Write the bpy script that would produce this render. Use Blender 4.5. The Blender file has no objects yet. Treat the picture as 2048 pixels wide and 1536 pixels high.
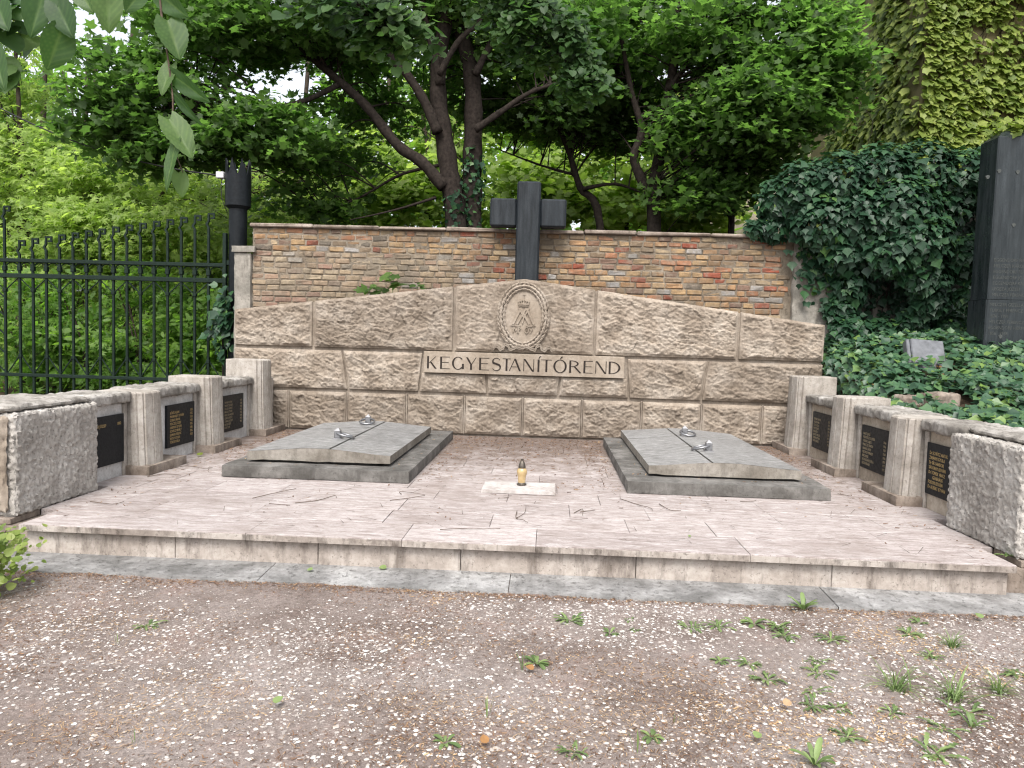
import bpy, bmesh, math, random
import numpy as np
from mathutils import Vector, Matrix

random.seed(7)
RNG = np.random.default_rng(11)
SC = bpy.context.scene
COL = SC.collection
R = math.radians

# ------------------------------------------------------------------ camera
# photo is 2048 x 1536, focal length 1480 px; camera held 1.41 m above the gravel
FPX, CX, CY = 1480.0, 1024.0, 768.0
YAW, PITCH, ROLL = R(2.839), R(3.432), R(1.640)
CAM = Vector((0.0, 0.0, 1.41))
_f = Vector((-math.sin(YAW) * math.cos(PITCH), math.cos(YAW) * math.cos(PITCH), -math.sin(PITCH)))
_r0 = Vector((math.cos(YAW), math.sin(YAW), 0))
_u0 = _r0.cross(_f)
_r = math.cos(ROLL) * _r0 + math.sin(ROLL) * _u0
_u = -math.sin(ROLL) * _r0 + math.cos(ROLL) * _u0
cam_data = bpy.data.cameras.new('camera')
cam = bpy.data.objects.new('camera', cam_data)
COL.objects.link(cam)
cam.matrix_world = Matrix(((_r.x, _u.x, -_f.x, CAM.x), (_r.y, _u.y, -_f.y, CAM.y), (_r.z, _u.z, -_f.z, CAM.z), (0, 0, 0, 1)))
cam_data.sensor_fit = 'HORIZONTAL'
cam_data.sensor_width = 36.0
cam_data.lens = 36.0 * FPX / 2048.0
cam_data.clip_start = 0.05
cam_data.clip_end = 500.0
SC.camera = cam


def at(px, py, y):
    """world point seen at a photo pixel at depth y (used to survey where things stand)"""
    d = _f + (px - CX) / FPX * _r - (py - CY) / FPX * _u
    return CAM + d * (y / d.y)


def atz(px, py, z):
    d = _f + (px - CX) / FPX * _r - (py - CY) / FPX * _u
    return CAM + d * ((z - CAM.z) / d.z)


# ------------------------------------------------------------------ sky, sun, exposure
SUN_EL, SUN_ROT = R(54), R(184)
world = bpy.data.worlds.new('World')
SC.world = world
world.use_nodes = True
wn = world.node_tree
wn.nodes.clear()
w_out = wn.nodes.new('ShaderNodeOutputWorld')
w_bg = wn.nodes.new('ShaderNodeBackground')
w_sky = wn.nodes.new('ShaderNodeTexSky')
w_hsv = wn.nodes.new('ShaderNodeHueSaturation')
w_sky.sky_type = 'NISHITA'
w_sky.sun_disc = False
w_sky.sun_elevation = SUN_EL
w_sky.sun_rotation = SUN_ROT
w_sky.altitude = 120
w_sky.air_density = 1.0
w_sky.dust_density = 4.0
w_sky.ozone_density = 1.0
w_hsv.inputs['Saturation'].default_value = 0.28
w_bg.inputs['Strength'].default_value = 0.15
wn.links.new(w_sky.outputs[0], w_hsv.inputs['Color'])
wn.links.new(w_hsv.outputs[0], w_bg.inputs['Color'])
wn.links.new(w_bg.outputs[0], w_out.inputs['Surface'])

sun_data = bpy.data.lights.new('sun', 'SUN')
sun_data.energy = 1.45
sun_data.angle = R(24)
sun_data.color = (1.0, 0.95, 0.88)
sun = bpy.data.objects.new('sun', sun_data)
COL.objects.link(sun)
_sd = Vector((math.sin(SUN_ROT) * math.cos(SUN_EL), math.cos(SUN_ROT) * math.cos(SUN_EL), math.sin(SUN_EL)))
sun.rotation_euler = _sd.to_track_quat('Z', 'Y').to_euler()
sun.location = (0, 0, 20)

SC.view_settings.view_transform = 'Standard'
SC.view_settings.look = 'None'
SC.view_settings.exposure = 1.22
SC.view_settings.gamma = 1.0
SC.view_settings.use_curve_mapping = False
SC.render.engine = 'CYCLES'
SC.cycles.max_bounces = 9
SC.cycles.diffuse_bounces = 6
SC.cycles.glossy_bounces = 3
SC.cycles.transmission_bounces = 7
SC.cycles.transparent_max_bounces = 6
SC.cycles.caustics_reflective = False
SC.cycles.caustics_refractive = False
SC.cycles.use_denoising = True
SC.cycles.filter_width = 1.2


# ------------------------------------------------------------------ helpers: tagging and meshes
def tag(o, label=None, cat=None, group=None, kind=None):
    if label: o['label'] = label
    if cat: o['category'] = cat
    if group: o['group'] = group
    if kind: o['kind'] = kind
    return o


def thing(name, loc, label, cat, group=None):
    o = bpy.data.objects.new(name, None)
    o.empty_display_size = 0.1
    COL.objects.link(o)
    o.location = loc
    return tag(o, label, cat, group)


def origin_of(p):
    v = Vector((0, 0, 0))
    while p is not None:
        v += p.location
        p = p.parent
    return v


class MB:
    """collects shapes in world coordinates; build() links them as ONE mesh object"""
    def __init__(self):
        self.v = []; self.f = []

    def add(self, vs, fs):
        n = len(self.v)
        self.v += [tuple(p) for p in vs]
        self.f += [tuple(i + n for i in f) for f in fs]
        return self

    def box(self, x0, x1, y0, y1, z0, z1, b=0.0, j=0.0):
        if b <= 0:
            vs = [(x, y, z) for x in (x0, x1) for y in (y0, y1) for z in (z0, z1)]
            fs = [(0, 1, 3, 2), (4, 6, 7, 5), (0, 4, 5, 1), (2, 3, 7, 6), (0, 2, 6, 4), (1, 5, 7, 3)]
            if j: vs = [(x + random.uniform(-j, j), y + random.uniform(-j, j), z + random.uniform(-j, j)) for x, y, z in vs]
            return self.add(vs, fs)
        c = ((x0 + x1) / 2, (y0 + y1) / 2, (z0 + z1) / 2)
        h = ((x1 - x0) / 2, (y1 - y0) / 2, (z1 - z0) / 2)
        b = min(b, 0.45 * min(abs(q) for q in h))
        vs, idx = [], {}
        for s in [(a, e, g) for a in (-1, 1) for e in (-1, 1) for g in (-1, 1)]:
            jj = [random.uniform(-j, j) for _ in range(3)] if j else (0, 0, 0)
            for ax in range(3):
                idx[s, ax] = len(vs)
                vs.append(tuple(c[k] + s[k] * (h[k] - (0 if k == ax else b)) + jj[k] for k in range(3)))
        fs = []
        for ax in range(3):
            o1, o2 = [k for k in range(3) if k != ax]
            for s in (-1, 1):
                loop = []
                for a, e in ((-1, -1), (1, -1), (1, 1), (-1, 1)):
                    t = [0, 0, 0]; t[ax] = s; t[o1] = a; t[o2] = e
                    loop.append(idx[tuple(t), ax])
                fs.append(tuple(loop))
            for a in (-1, 1):
                for e in (-1, 1):
                    t0 = [0, 0, 0]; t0[o1] = a; t0[o2] = e; t1 = list(t0)
                    t0[ax] = -1; t1[ax] = 1
                    t0, t1 = tuple(t0), tuple(t1)
                    fs.append((idx[t0, o1], idx[t1, o1], idx[t1, o2], idx[t0, o2]))
        for s in [(a, e, g) for a in (-1, 1) for e in (-1, 1) for g in (-1, 1)]:
            fs.append((idx[s, 0], idx[s, 1], idx[s, 2]))
        return self.add(vs, fs)

    def tube(self, path, rad, n=8, cap=True):
        path = [Vector(p) for p in path]
        if not hasattr(rad, '__len__'): rad = [rad] * len(path)
        up = Vector((0.13, 0.31, 0.94)).normalized()
        vs, fs = [], []
        for i, p in enumerate(path):
            t = (path[min(i + 1, len(path) - 1)] - path[max(i - 1, 0)])
            t = t.normalized() if t.length > 1e-9 else Vector((0, 0, 1))
            a = up - t * up.dot(t)
            if a.length < 0.08:
                a = Vector((1, 0.2, 0)) - t * Vector((1, 0.2, 0)).dot(t)
            a.normalize(); b = t.cross(a)
            for k in range(n):
                q = 2 * math.pi * k / n
                vs.append(p + (a * math.cos(q) + b * math.sin(q)) * rad[i])
        for i in range(len(path) - 1):
            for k in range(n):
                fs.append((i * n + k, i * n + (k + 1) % n, (i + 1) * n + (k + 1) % n, (i + 1) * n + k))
        if cap:
            fs.append(tuple(range(n))[::-1]); fs.append(tuple(range((len(path) - 1) * n, len(path) * n)))
        return self.add(vs, fs)

    def lathe(self, c, prof, n=24):
        vs, fs = [], []
        for r, z in prof:
            for k in range(n):
                q = 2 * math.pi * k / n
                vs.append((c[0] + r * math.cos(q), c[1] + r * math.sin(q), c[2] + z))
        m = len(prof)
        for i in range(m - 1):
            for k in range(n):
                fs.append((i * n + k, i * n + (k + 1) % n, (i + 1) * n + (k + 1) % n, (i + 1) * n + k))
        fs.append(tuple(range(n))[::-1]); fs.append(tuple(range((m - 1) * n, m * n)))
        return self.add(vs, fs)

    def prism(self, poly, fn, d0, d1):
        """poly: 2D points; fn(a, b, d) -> world; extruded between d0 and d1"""
        n = len(poly)
        vs = [fn(a, b, d0) for a, b in poly] + [fn(a, b, d1) for a, b in poly]
        fs = [tuple(range(n)), tuple(range(2 * n - 1, n - 1, -1))]
        fs += [(i, (i + 1) % n, n + (i + 1) % n, n + i) for i in range(n)]
        return self.add(vs, fs)

    def build(self, name, mat, parent=None, smooth=False, recalc=True, kind=None):
        o = origin_of(parent) if parent else Vector((0, 0, 0))
        me = bpy.data.meshes.new(name)
        me.from_pydata([(x - o.x, y - o.y, z - o.z) for x, y, z in self.v], [], self.f)
        if recalc:
            bm = bmesh.new(); bm.from_mesh(me)
            bmesh.ops.recalc_face_normals(bm, faces=bm.faces)
            bm.to_mesh(me); bm.free()
        if smooth:
            me.polygons.foreach_set('use_smooth', [True] * len(me.polygons))
            if smooth is not True:
                me.set_sharp_from_angle(angle=R(smooth))
        if mat: me.materials.append(mat)
        ob = bpy.data.objects.new(name, me)
        COL.objects.link(ob)
        if parent: ob.parent = parent
        if kind: ob['kind'] = kind
        return ob


def np_mesh(name, verts, faces, mat, parent=None, smooth=False, attr=None, kind=None):
    """fast mesh from arrays; faces (n,3) or (n,4); attr: per-vertex float 'rnd'"""
    o = origin_of(parent) if parent else Vector((0, 0, 0))
    verts = np.asarray(verts, np.float32) - np.array(o, np.float32)
    faces = np.asarray(faces, np.int32)
    k = faces.shape[1]
    me = bpy.data.meshes.new(name)
    me.vertices.add(len(verts)); me.vertices.foreach_set('co', verts.ravel())
    me.loops.add(faces.size); me.loops.foreach_set('vertex_index', faces.ravel())
    me.polygons.add(len(faces))
    me.polygons.foreach_set('loop_start', np.arange(0, faces.size, k, dtype=np.int32))
    if smooth: me.polygons.foreach_set('use_smooth', np.ones(len(faces), bool))
    if attr is not None:
        a = me.attributes.new('rnd', 'FLOAT', 'POINT')
        a.data.foreach_set('value', np.asarray(attr, np.float32))
    me.update(calc_edges=True)
    me.materials.append(mat)
    ob = bpy.data.objects.new(name, me)
    COL.objects.link(ob)
    if parent: ob.parent = parent
    if kind: ob['kind'] = kind
    return ob


# ------------------------------------------------------------------ noise (numpy)
_perm = np.concatenate([np.random.default_rng(3).permutation(256)] * 3)
_grad = np.random.default_rng(5).normal(size=(256, 3)); _grad /= np.linalg.norm(_grad, axis=1)[:, None]


def perlin(p):
    p = np.asarray(p, float)
    i = np.floor(p).astype(int); f = p - i
    u = f * f * f * (f * (f * 6 - 15) + 10)
    i &= 255
    out = 0
    for dx in (0, 1):
        for dy in (0, 1):
            for dz in (0, 1):
                h = _perm[_perm[_perm[i[..., 0] + dx] + i[..., 1] + dy] + i[..., 2] + dz]
                d = f - np.array([dx, dy, dz])
                w = (u[..., 0] if dx else 1 - u[..., 0]) * (u[..., 1] if dy else 1 - u[..., 1]) * (u[..., 2] if dz else 1 - u[..., 2])
                out = out + w * (_grad[h] * d).sum(-1)
    return out * 1.6


def fbm(p, oct=4, gain=0.5):
    a, s = 1.0, 0
    for o in range(oct):
        s = s + a * perlin(p * 2 ** o + 17.3 * o); a *= gain
    return s


# ------------------------------------------------------------------ materials
def lin(r, g, b):
    return tuple(((c / 255) / 12.92 if c / 255 <= .04045 else ((c / 255 + .055) / 1.055) ** 2.4) for c in (r, g, b)) + (1,)


class Mat:
    def __init__(self, name, rough=0.8, spec=0.3):
        self.m = bpy.data.materials.new(name)
        self.m.use_nodes = True
        self.nt = self.m.node_tree
        self.n = self.nt.nodes
        self.b = self.n['Principled BSDF']
        self.b.inputs['Roughness'].default_value = rough
        self.b.inputs['Specular IOR Level'].default_value = spec
        self.pos = self.n.new('ShaderNodeNewGeometry').outputs['Position']

    def link(self, a, b): self.nt.links.new(a, b)

    def map(self, scale=(1, 1, 1), rot=(0, 0, 0), src=None):
        m = self.n.new('ShaderNodeMapping')
        m.inputs['Scale'].default_value = scale
        m.inputs['Rotation'].default_value = rot
        self.link(src or self.pos, m.inputs['Vector'])
        return m.outputs[0]

    def noise(self, scale, detail=5, rough=0.6, vec=None, dist=0.0):
        t = self.n.new('ShaderNodeTexNoise')
        t.inputs['Scale'].default_value = scale
        t.inputs['Detail'].default_value = detail
        t.inputs['Roughness'].default_value = rough
        t.inputs['Distortion'].default_value = dist
        self.link(vec or self.pos, t.inputs['Vector'])
        return t.outputs['Fac']

    def voronoi(self, scale, vec=None, feature='F1', out='Distance'):
        t = self.n.new('ShaderNodeTexVoronoi')
        t.feature = feature
        t.inputs['Scale'].default_value = scale
        self.link(vec or self.pos, t.inputs['Vector'])
        return t.outputs[out]

    def ramp(self, fac, stops):
        r = self.n.new('ShaderNodeValToRGB')
        e = r.color_ramp.elements
        while len(e) < len(stops): e.new(0.5)
        for k, (p, c) in enumerate(stops):
            e[k].position = p
            e[k].color = c if hasattr(c, '__len__') else (c, c, c, 1)
        self.link(fac, r.inputs[0])
        return r.outputs[0]

    def mix(self, fac, a, b, mode='MIX'):
        m = self.n.new('ShaderNodeMix')
        m.data_type = 'RGBA'; m.blend_type = mode
        for k, v in ((0, fac), (6, a), (7, b)):
            if isinstance(v, (int, float)): m.inputs[k].default_value = v
            elif isinstance(v, tuple): m.inputs[k].default_value = v
            else: self.link(v, m.inputs[k])
        return m.outputs[2]

    def objrand(self):
        return self.n.new('ShaderNodeObjectInfo').outputs['Random']

    def objcolor(self):
        return self.n.new('ShaderNodeObjectInfo').outputs['Color']

    def attr(self, name='rnd'):
        a = self.n.new('ShaderNodeAttribute'); a.attribute_name = name
        return a.outputs['Fac']

    def sepz(self):
        s = self.n.new('ShaderNodeSeparateXYZ'); self.link(self.pos, s.inputs[0])
        return s.outputs

    def math(self, op, a, b=0.5):
        m = self.n.new('ShaderNodeMath'); m.operation = op
        for k, v in ((0, a), (1, b)):
            if isinstance(v, (int, float)): m.inputs[k].default_value = v
            else: self.link(v, m.inputs[k])
        return m.outputs[0]

    def color(self, c):
        if isinstance(c, tuple): self.b.inputs['Base Color'].default_value = c
        else: self.link(c, self.b.inputs['Base Color'])
        return self

    def bump(self, h, strength=0.4, dist=0.01):
        bn = self.n.new('ShaderNodeBump')
        bn.inputs['Strength'].default_value = strength
        bn.inputs['Distance'].default_value = dist
        self.link(h, bn.inputs['Height'])
        self.link(bn.outputs[0], self.b.inputs['Normal'])
        return self

    def rough(self, v):
        self.link(v, self.b.inputs['Roughness']); return self


def stone_mat(name, c0, c1, c2, dirt=(0.055, 0.045, 0.036, 1), dirt_amt=0.6, pit=90, bump=0.5, streak=True, rnd=0.12, dist=0.006):
    m = Mat(name, 0.9, 0.2)
    n1 = m.noise(3.2, 6, 0.62)
    n2 = m.noise(26, 5, 0.65)
    c = m.ramp(n1, [(0.38, c0), (0.51, c1), (0.63, c2)])
    c = m.mix(0.55, c, m.ramp(n2, [(0.25, (0.5, 0.48, 0.46, 1)), (0.6, (1, 1, 1, 1))]), 'MULTIPLY')
    c = m.mix(rnd, c, m.ramp(m.objrand(), [(0, (0.35, 0.33, 0.31, 1)), (1, (1, 1, 1, 1))]), 'MULTIPLY')
    if streak:
        s = m.noise(3.0, 6, 0.7, m.map((3.2, 3.2, 0.8)))
        c = m.mix(m.math('MULTIPLY', m.ramp(s, [(0.5, 0.0), (0.66, 1.0)]), dirt_amt), c, dirt)
    p = m.noise(pit, 3, 0.7)
    pits = m.ramp(p, [(0.30, 1.0), (0.42, 0.0)])
    c = m.mix(m.math('MULTIPLY', pits, 0.55), c, dirt)
    m.color(c)
    h = m.math('ADD', m.math('MULTIPLY', m.noise(60, 6, 0.7), 0.7), m.math('MULTIPLY', pits, -0.6))
    m.bump(h, bump, dist)
    return m.m


MAT = {}
MAT['rock'] = stone_mat('rock_faced_limestone', (0.25, 0.205, 0.162, 1), (0.33, 0.278, 0.226, 1), (0.39, 0.338, 0.284, 1), dirt=(0.11, 0.088, 0.068, 1), dirt_amt=0.4, pit=120, bump=0.45, rnd=0.32)
MAT['joint'] = stone_mat('joint_limestone', (0.22, 0.182, 0.147, 1), (0.295, 0.25, 0.206, 1), (0.35, 0.305, 0.258, 1), dirt=(0.08, 0.064, 0.052, 1), dirt_amt=0.4, pit=140, bump=0.4)
MAT['smooth'] = stone_mat('dressed_limestone', (0.285, 0.235, 0.185, 1), (0.335, 0.282, 0.226, 1), (0.375, 0.322, 0.268, 1), dirt=(0.17, 0.13, 0.095, 1), dirt_amt=0.3, pit=160, bump=0.2)
MAT['wing'] = stone_mat('fluted_limestone', (0.3, 0.27, 0.238, 1), (0.38, 0.347, 0.31, 1), (0.45, 0.418, 0.382, 1), dirt=(0.13, 0.112, 0.094, 1), dirt_amt=0.3, pit=60, bump=0.5)
MAT['bush'] = stone_mat('bush_hammered_limestone', (0.32, 0.297, 0.272, 1), (0.415, 0.39, 0.36, 1), (0.505, 0.48, 0.45, 1), dirt=(0.12, 0.11, 0.098, 1), dirt_amt=0.3, pit=42, bump=0.8, dist=0.01)
MAT['foot'] = stone_mat('dirty_base_stone', (0.17, 0.135, 0.11, 1), (0.26, 0.215, 0.18, 1), (0.34, 0.29, 0.25, 1), dirt_amt=0.6, pit=80)
MAT['panel_grey'] = stone_mat('greyish_marble_panel', (0.44, 0.43, 0.42, 1), (0.55, 0.54, 0.53, 1), (0.62, 0.61, 0.60, 1), dirt=(0.2, 0.17, 0.14, 1), dirt_amt=0.25, pit=50, bump=0.15)
MAT['panel_tan'] = stone_mat('tan_marble_panel', (0.34, 0.285, 0.225, 1), (0.42, 0.36, 0.29, 1), (0.5, 0.435, 0.36, 1), dirt=(0.16, 0.13, 0.1, 1), dirt_amt=0.3, pit=50, bump=0.15)
MAT['kerb'] = stone_mat('concrete_apron', (0.17, 0.167, 0.163, 1), (0.27, 0.266, 0.262, 1), (0.38, 0.376, 0.37, 1), dirt=(0.1, 0.096, 0.09, 1), dirt_amt=0.45, pit=30, bump=0.9, rnd=0.25, dist=0.012)
MAT['riser'] = stone_mat('stained_riser', (0.32, 0.277, 0.244, 1), (0.395, 0.348, 0.31, 1), (0.45, 0.405, 0.367, 1), dirt=(0.085, 0.068, 0.057, 1), dirt_amt=0.65, pit=55, bump=0.4)
MAT['nosing'] = stone_mat('stained_nosing', (0.24, 0.205, 0.18, 1), (0.36, 0.318, 0.285, 1), (0.44, 0.4, 0.365, 1), dirt=(0.06, 0.048, 0.04, 1), dirt_amt=0.8, pit=40, bump=0.5)
MAT['tomb_base'] = stone_mat('weathered_grey_granite', (0.1, 0.095, 0.088, 1), (0.15, 0.143, 0.134, 1), (0.22, 0.21, 0.198, 1), dirt=(0.045, 0.042, 0.038, 1), dirt_amt=0.5, pit=70, bump=0.6)
MAT['plaster'] = stone_mat('old_grey_plaster', (0.200, 0.188, 0.164, 1), (0.288, 0.268, 0.236, 1), (0.360, 0.336, 0.296, 1), dirt=(0.1, 0.09, 0.075, 1), dirt_amt=0.6, pit=40, bump=0.6)
MAT['mortar'] = stone_mat('lime_mortar', (0.15, 0.122, 0.092, 1), (0.21, 0.176, 0.136, 1), (0.27, 0.23, 0.182, 1), dirt=(0.07, 0.058, 0.044, 1), dirt_amt=0.5, pit=50, bump=0.9, dist=0.012)


def travertine():
    m = Mat('travertine_paving', 0.75, 0.25)
    v = m.map((1.2, 4.2, 1))
    n1 = m.noise(6, 8, 0.75, v)
    n2 = m.noise(1.7, 4, 0.6)
    c = m.ramp(n1, [(0.36, (0.25, 0.212, 0.20, 1)), (0.48, (0.34, 0.30, 0.288, 1)), (0.62, (0.43, 0.392, 0.383, 1))])
    c = m.mix(0.3, c, m.ramp(m.objrand(), [(0, (0.58, 0.52, 0.50, 1)), (0.4, (0.86, 0.82, 0.80, 1)), (0.8, (1, 0.98, 0.97, 1)), (1, (1.35, 1.36, 1.38, 1))]), 'MULTIPLY')
    pit = m.ramp(m.noise(30, 6, 0.8, m.map((1, 3, 1))), [(0.385, 1.0), (0.45, 0.0)])
    pit2 = m.ramp(m.noise(16, 8, 0.85, m.map((1, 3.5, 1))), [(0.40, 1.0), (0.46, 0.0)])
    c = m.mix(m.math('MULTIPLY', pit2, 0.28), c, (0.17, 0.135, 0.118, 1))
    wh = m.ramp(m.noise(5, 8, 0.8, m.map((1, 3.2, 1))), [(0.53, 0.0), (0.62, 1.0)])
    c = m.mix(m.math('MULTIPLY', wh, 0.55), c, (0.56, 0.535, 0.53, 1))
    c = m.mix(m.math('MULTIPLY', pit, 0.62), c, (0.13, 0.10, 0.085, 1))
    dirt = m.ramp(n2, [(0.48, 0.0), (0.75, 1.0)])
    c = m.mix(m.math('MULTIPLY', dirt, 0.55), c, (0.19, 0.15, 0.13, 1))
    # soil that has gathered at the back of the terrace and along the walls
    g = m.math('ADD', m.math('MULTIPLY', m.math('SUBTRACT', m.sepz()[1], 6.0), 0.2), m.math('MULTIPLY', m.math('SUBTRACT', m.noise(5, 5, 0.7), 0.5), 1.5))
    c = m.mix(m.math('MULTIPLY', m.ramp(g, [(0.06, 0.0), (0.45, 1.0)]), 0.85), c, (0.145, 0.108, 0.086, 1))
    m.color(c)
    m.bump(m.math('ADD', m.math('MULTIPLY', pit, -0.8), m.noise(80, 4, 0.6)), 0.25, 0.004)
    return m.m


MAT['travertine'] = travertine()
MAT['plate'] = stone_mat('pale_plate', (0.40, 0.365, 0.345, 1), (0.5, 0.47, 0.455, 1), (0.56, 0.535, 0.525, 1), dirt=(0.2, 0.16, 0.13, 1), dirt_amt=0.3, pit=60, bump=0.2)
MAT['coping'] = stone_mat('lichen_coping', (0.20, 0.185, 0.165, 1), (0.31, 0.29, 0.265, 1), (0.42, 0.40, 0.375, 1), dirt=(0.07, 0.063, 0.055, 1), dirt_amt=0.55, pit=50, bump=0.7)


def lid_mat():
    m = Mat('weathered_grey_marble', 0.62, 0.35)
    v = m.map((1.4, 7, 1))
    n = m.noise(7, 9, 0.78, v)
    c = m.ramp(n, [(0.40, (0.11, 0.109, 0.108, 1)), (0.5, (0.225, 0.223, 0.22, 1)), (0.60, (0.36, 0.357, 0.353, 1))])
    c = m.mix(0.5, c, m.ramp(m.noise(1.4, 4, 0.6), [(0.3, (0.6, 0.58, 0.56, 1)), (0.65, (1, 1, 1, 1))]), 'MULTIPLY')
    sp = m.ramp(m.noise(120, 2, 0.5), [(0.66, 0.0), (0.72, 1.0)])
    c = m.mix(m.math('MULTIPLY', sp, 0.5), c, (0.5, 0.48, 0.44, 1))
    m.color(c)
    m.bump(n, 0.2, 0.004)
    return m.m


MAT['lid'] = lid_mat()
MAT['lid_edge'] = stone_mat('tan_lid_edge', (0.18, 0.16, 0.136, 1), (0.25, 0.227, 0.197, 1), (0.315, 0.29, 0.258, 1), dirt=(0.09, 0.08, 0.068, 1), dirt_amt=0.5, pit=80, bump=0.4)


def simple(name, col, rough=0.5, spec=0.5, metal=0.0, var=0.25, scale=30, bump=0.1):
    m = Mat(name, rough, spec)
    n = m.noise(scale, 5, 0.6)
    lo = tuple(c * (1 - var) for c in col[:3]) + (1,); hi = tuple(min(1, c * (1 + var)) for c in col[:3]) + (1,)
    m.color(m.ramp(n, [(0.3, lo), (0.7, hi)]))
    m.b.inputs['Metallic'].default_value = metal
    m.rough(m.ramp(m.noise(scale * 0.6, 4, 0.6), [(0.3, max(0.02, rough - 0.12)), (0.7, min(1, rough + 0.12))]))
    if bump: m.bump(n, bump, 0.002)
    return m.m


MAT['black_granite'] = simple('black_granite', (0.012, 0.013, 0.015, 1), 0.4, 0.15, var=0.4, scale=60, bump=0.05)
MAT['cross'] = simple('dark_blue_grey_granite', (0.011, 0.0145, 0.018, 1), 0.5, 0.2, var=0.35, scale=14, bump=0.15)
MAT['obelisk'] = simple('dark_polished_granite', (0.013, 0.017, 0.02, 1), 0.3, 0.28, var=0.35, scale=9, bump=0.1)
MAT['iron'] = simple('dark_green_painted_iron', (0.011, 0.020, 0.015, 1), 0.5, 0.12, var=0.35, scale=40, bump=0.2)
MAT['black_iron'] = simple('black_painted_iron', (0.009, 0.011, 0.013, 1), 0.4, 0.15, var=0.3, scale=30, bump=0.1)
def granite(name, lo, hi, rough, spec):
    m = Mat(name, rough, spec)
    s = m.noise(4, 7, 0.7, m.map((5, 5, 0.5)))
    g = m.noise(90, 3, 0.6)
    c = m.ramp(s, [(0.38, lo), (0.55, tuple((a + b) / 2 for a, b in zip(lo, hi))), (0.68, hi)])
    c = m.mix(0.35, c, m.ramp(g, [(0.35, (0.5, 0.5, 0.5, 1)), (0.6, (1.2, 1.2, 1.2, 1))]), 'MULTIPLY')
    m.color(c)
    m.rough(m.ramp(m.noise(3, 6, 0.7, m.map((3, 3, 0.7))), [(0.38, rough - 0.15), (0.62, rough + 0.2)]))
    m.bump(g, 0.08, 0.002)
    return m.m


MAT['cross'] = granite('dark_blue_grey_granite', (0.008, 0.011, 0.014, 1), (0.03, 0.036, 0.042, 1), 0.45, 0.25)
MAT['obelisk'] = granite('dark_polished_granite', (0.010, 0.014, 0.016, 1), (0.034, 0.041, 0.045, 1), 0.33, 0.3)
MAT['gold'] = simple('gold_letter', (0.30, 0.215, 0.095, 1), 0.5, 0.5, var=0.25, scale=80, bump=0)
MAT['bronze_text'] = simple('worn_bronze_letter', (0.20, 0.165, 0.11, 1), 0.55, 0.4, var=0.3, scale=80, bump=0)
MAT['ink'] = simple('dark_letter_inlay', (0.018, 0.012, 0.009, 1), 0.7, 0.3, var=0.3, scale=60, bump=0)
MAT['grey_text'] = simple('faded_carved_letter', (0.06, 0.065, 0.062, 1), 0.7, 0.2, var=0.3, scale=60, bump=0)
MAT['steel'] = simple('cast_aluminium', (0.26, 0.26, 0.27, 1), 0.4, 0.5, metal=0.8, var=0.15, scale=60, bump=0.2)
MAT['box'] = simple('grey_plastic', (0.45, 0.45, 0.46, 1), 0.5, 0.4, var=0.1, scale=30, bump=0)
MAT['cable'] = simple('black_cable', (0.012, 0.012, 0.012, 1), 0.6, 0.3, var=0.1, scale=30, bump=0)
MAT['slate'] = simple('dark_slate_stone', (0.10, 0.105, 0.115, 1), 0.4, 0.4, var=0.4, scale=12, bump=0.2)
MAT['twig'] = simple('dry_twig', (0.10, 0.075, 0.058, 1), 0.9, 0.1, var=0.4, scale=40, bump=0.3)
MAT['bark'] = simple('dark_bark', (0.024, 0.019, 0.016, 1), 0.95, 0.1, var=0.55, scale=22, bump=0.9)
MAT['bark_far'] = simple('brown_bark', (0.045, 0.036, 0.028, 1), 0.95, 0.1, var=0.5, scale=18, bump=0.8)


def brick_mat(per_piece=True):
    m = Mat('old_brick', 0.92, 0.15)
    if per_piece: c = m.objcolor()
    else:
        a_ = m.n.new('ShaderNodeAttribute'); a_.attribute_name = 'bc'; c = a_.outputs['Color']
    n = m.noise(22, 6, 0.7)
    c = m.mix(0.75, c, m.ramp(n, [(0.28, (0.42, 0.4, 0.38, 1)), (0.62, (1.0, 1.0, 1.0, 1))]), 'MULTIPLY')
    # mortar smears and grime patches over the whole wall
    sm = m.ramp(m.noise(7.5, 6, 0.75), [(0.50, 0.0), (0.60, 1.0)])
    c = m.mix(m.math('MULTIPLY', sm, 0.62), c, (0.225, 0.185, 0.142, 1))
    gr = m.ramp(m.noise(2.2, 6, 0.7), [(0.44, 0.0), (0.66, 1.0)])
    c = m.mix(m.math('MULTIPLY', gr, 0.7), c, (0.10, 0.088, 0.07, 1))
    m.color(c)
    m.bump(n, 0.8, 0.008)
    return m.m


MAT['brick'] = brick_mat()
MAT['brick_rest'] = brick_mat(False)


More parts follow.
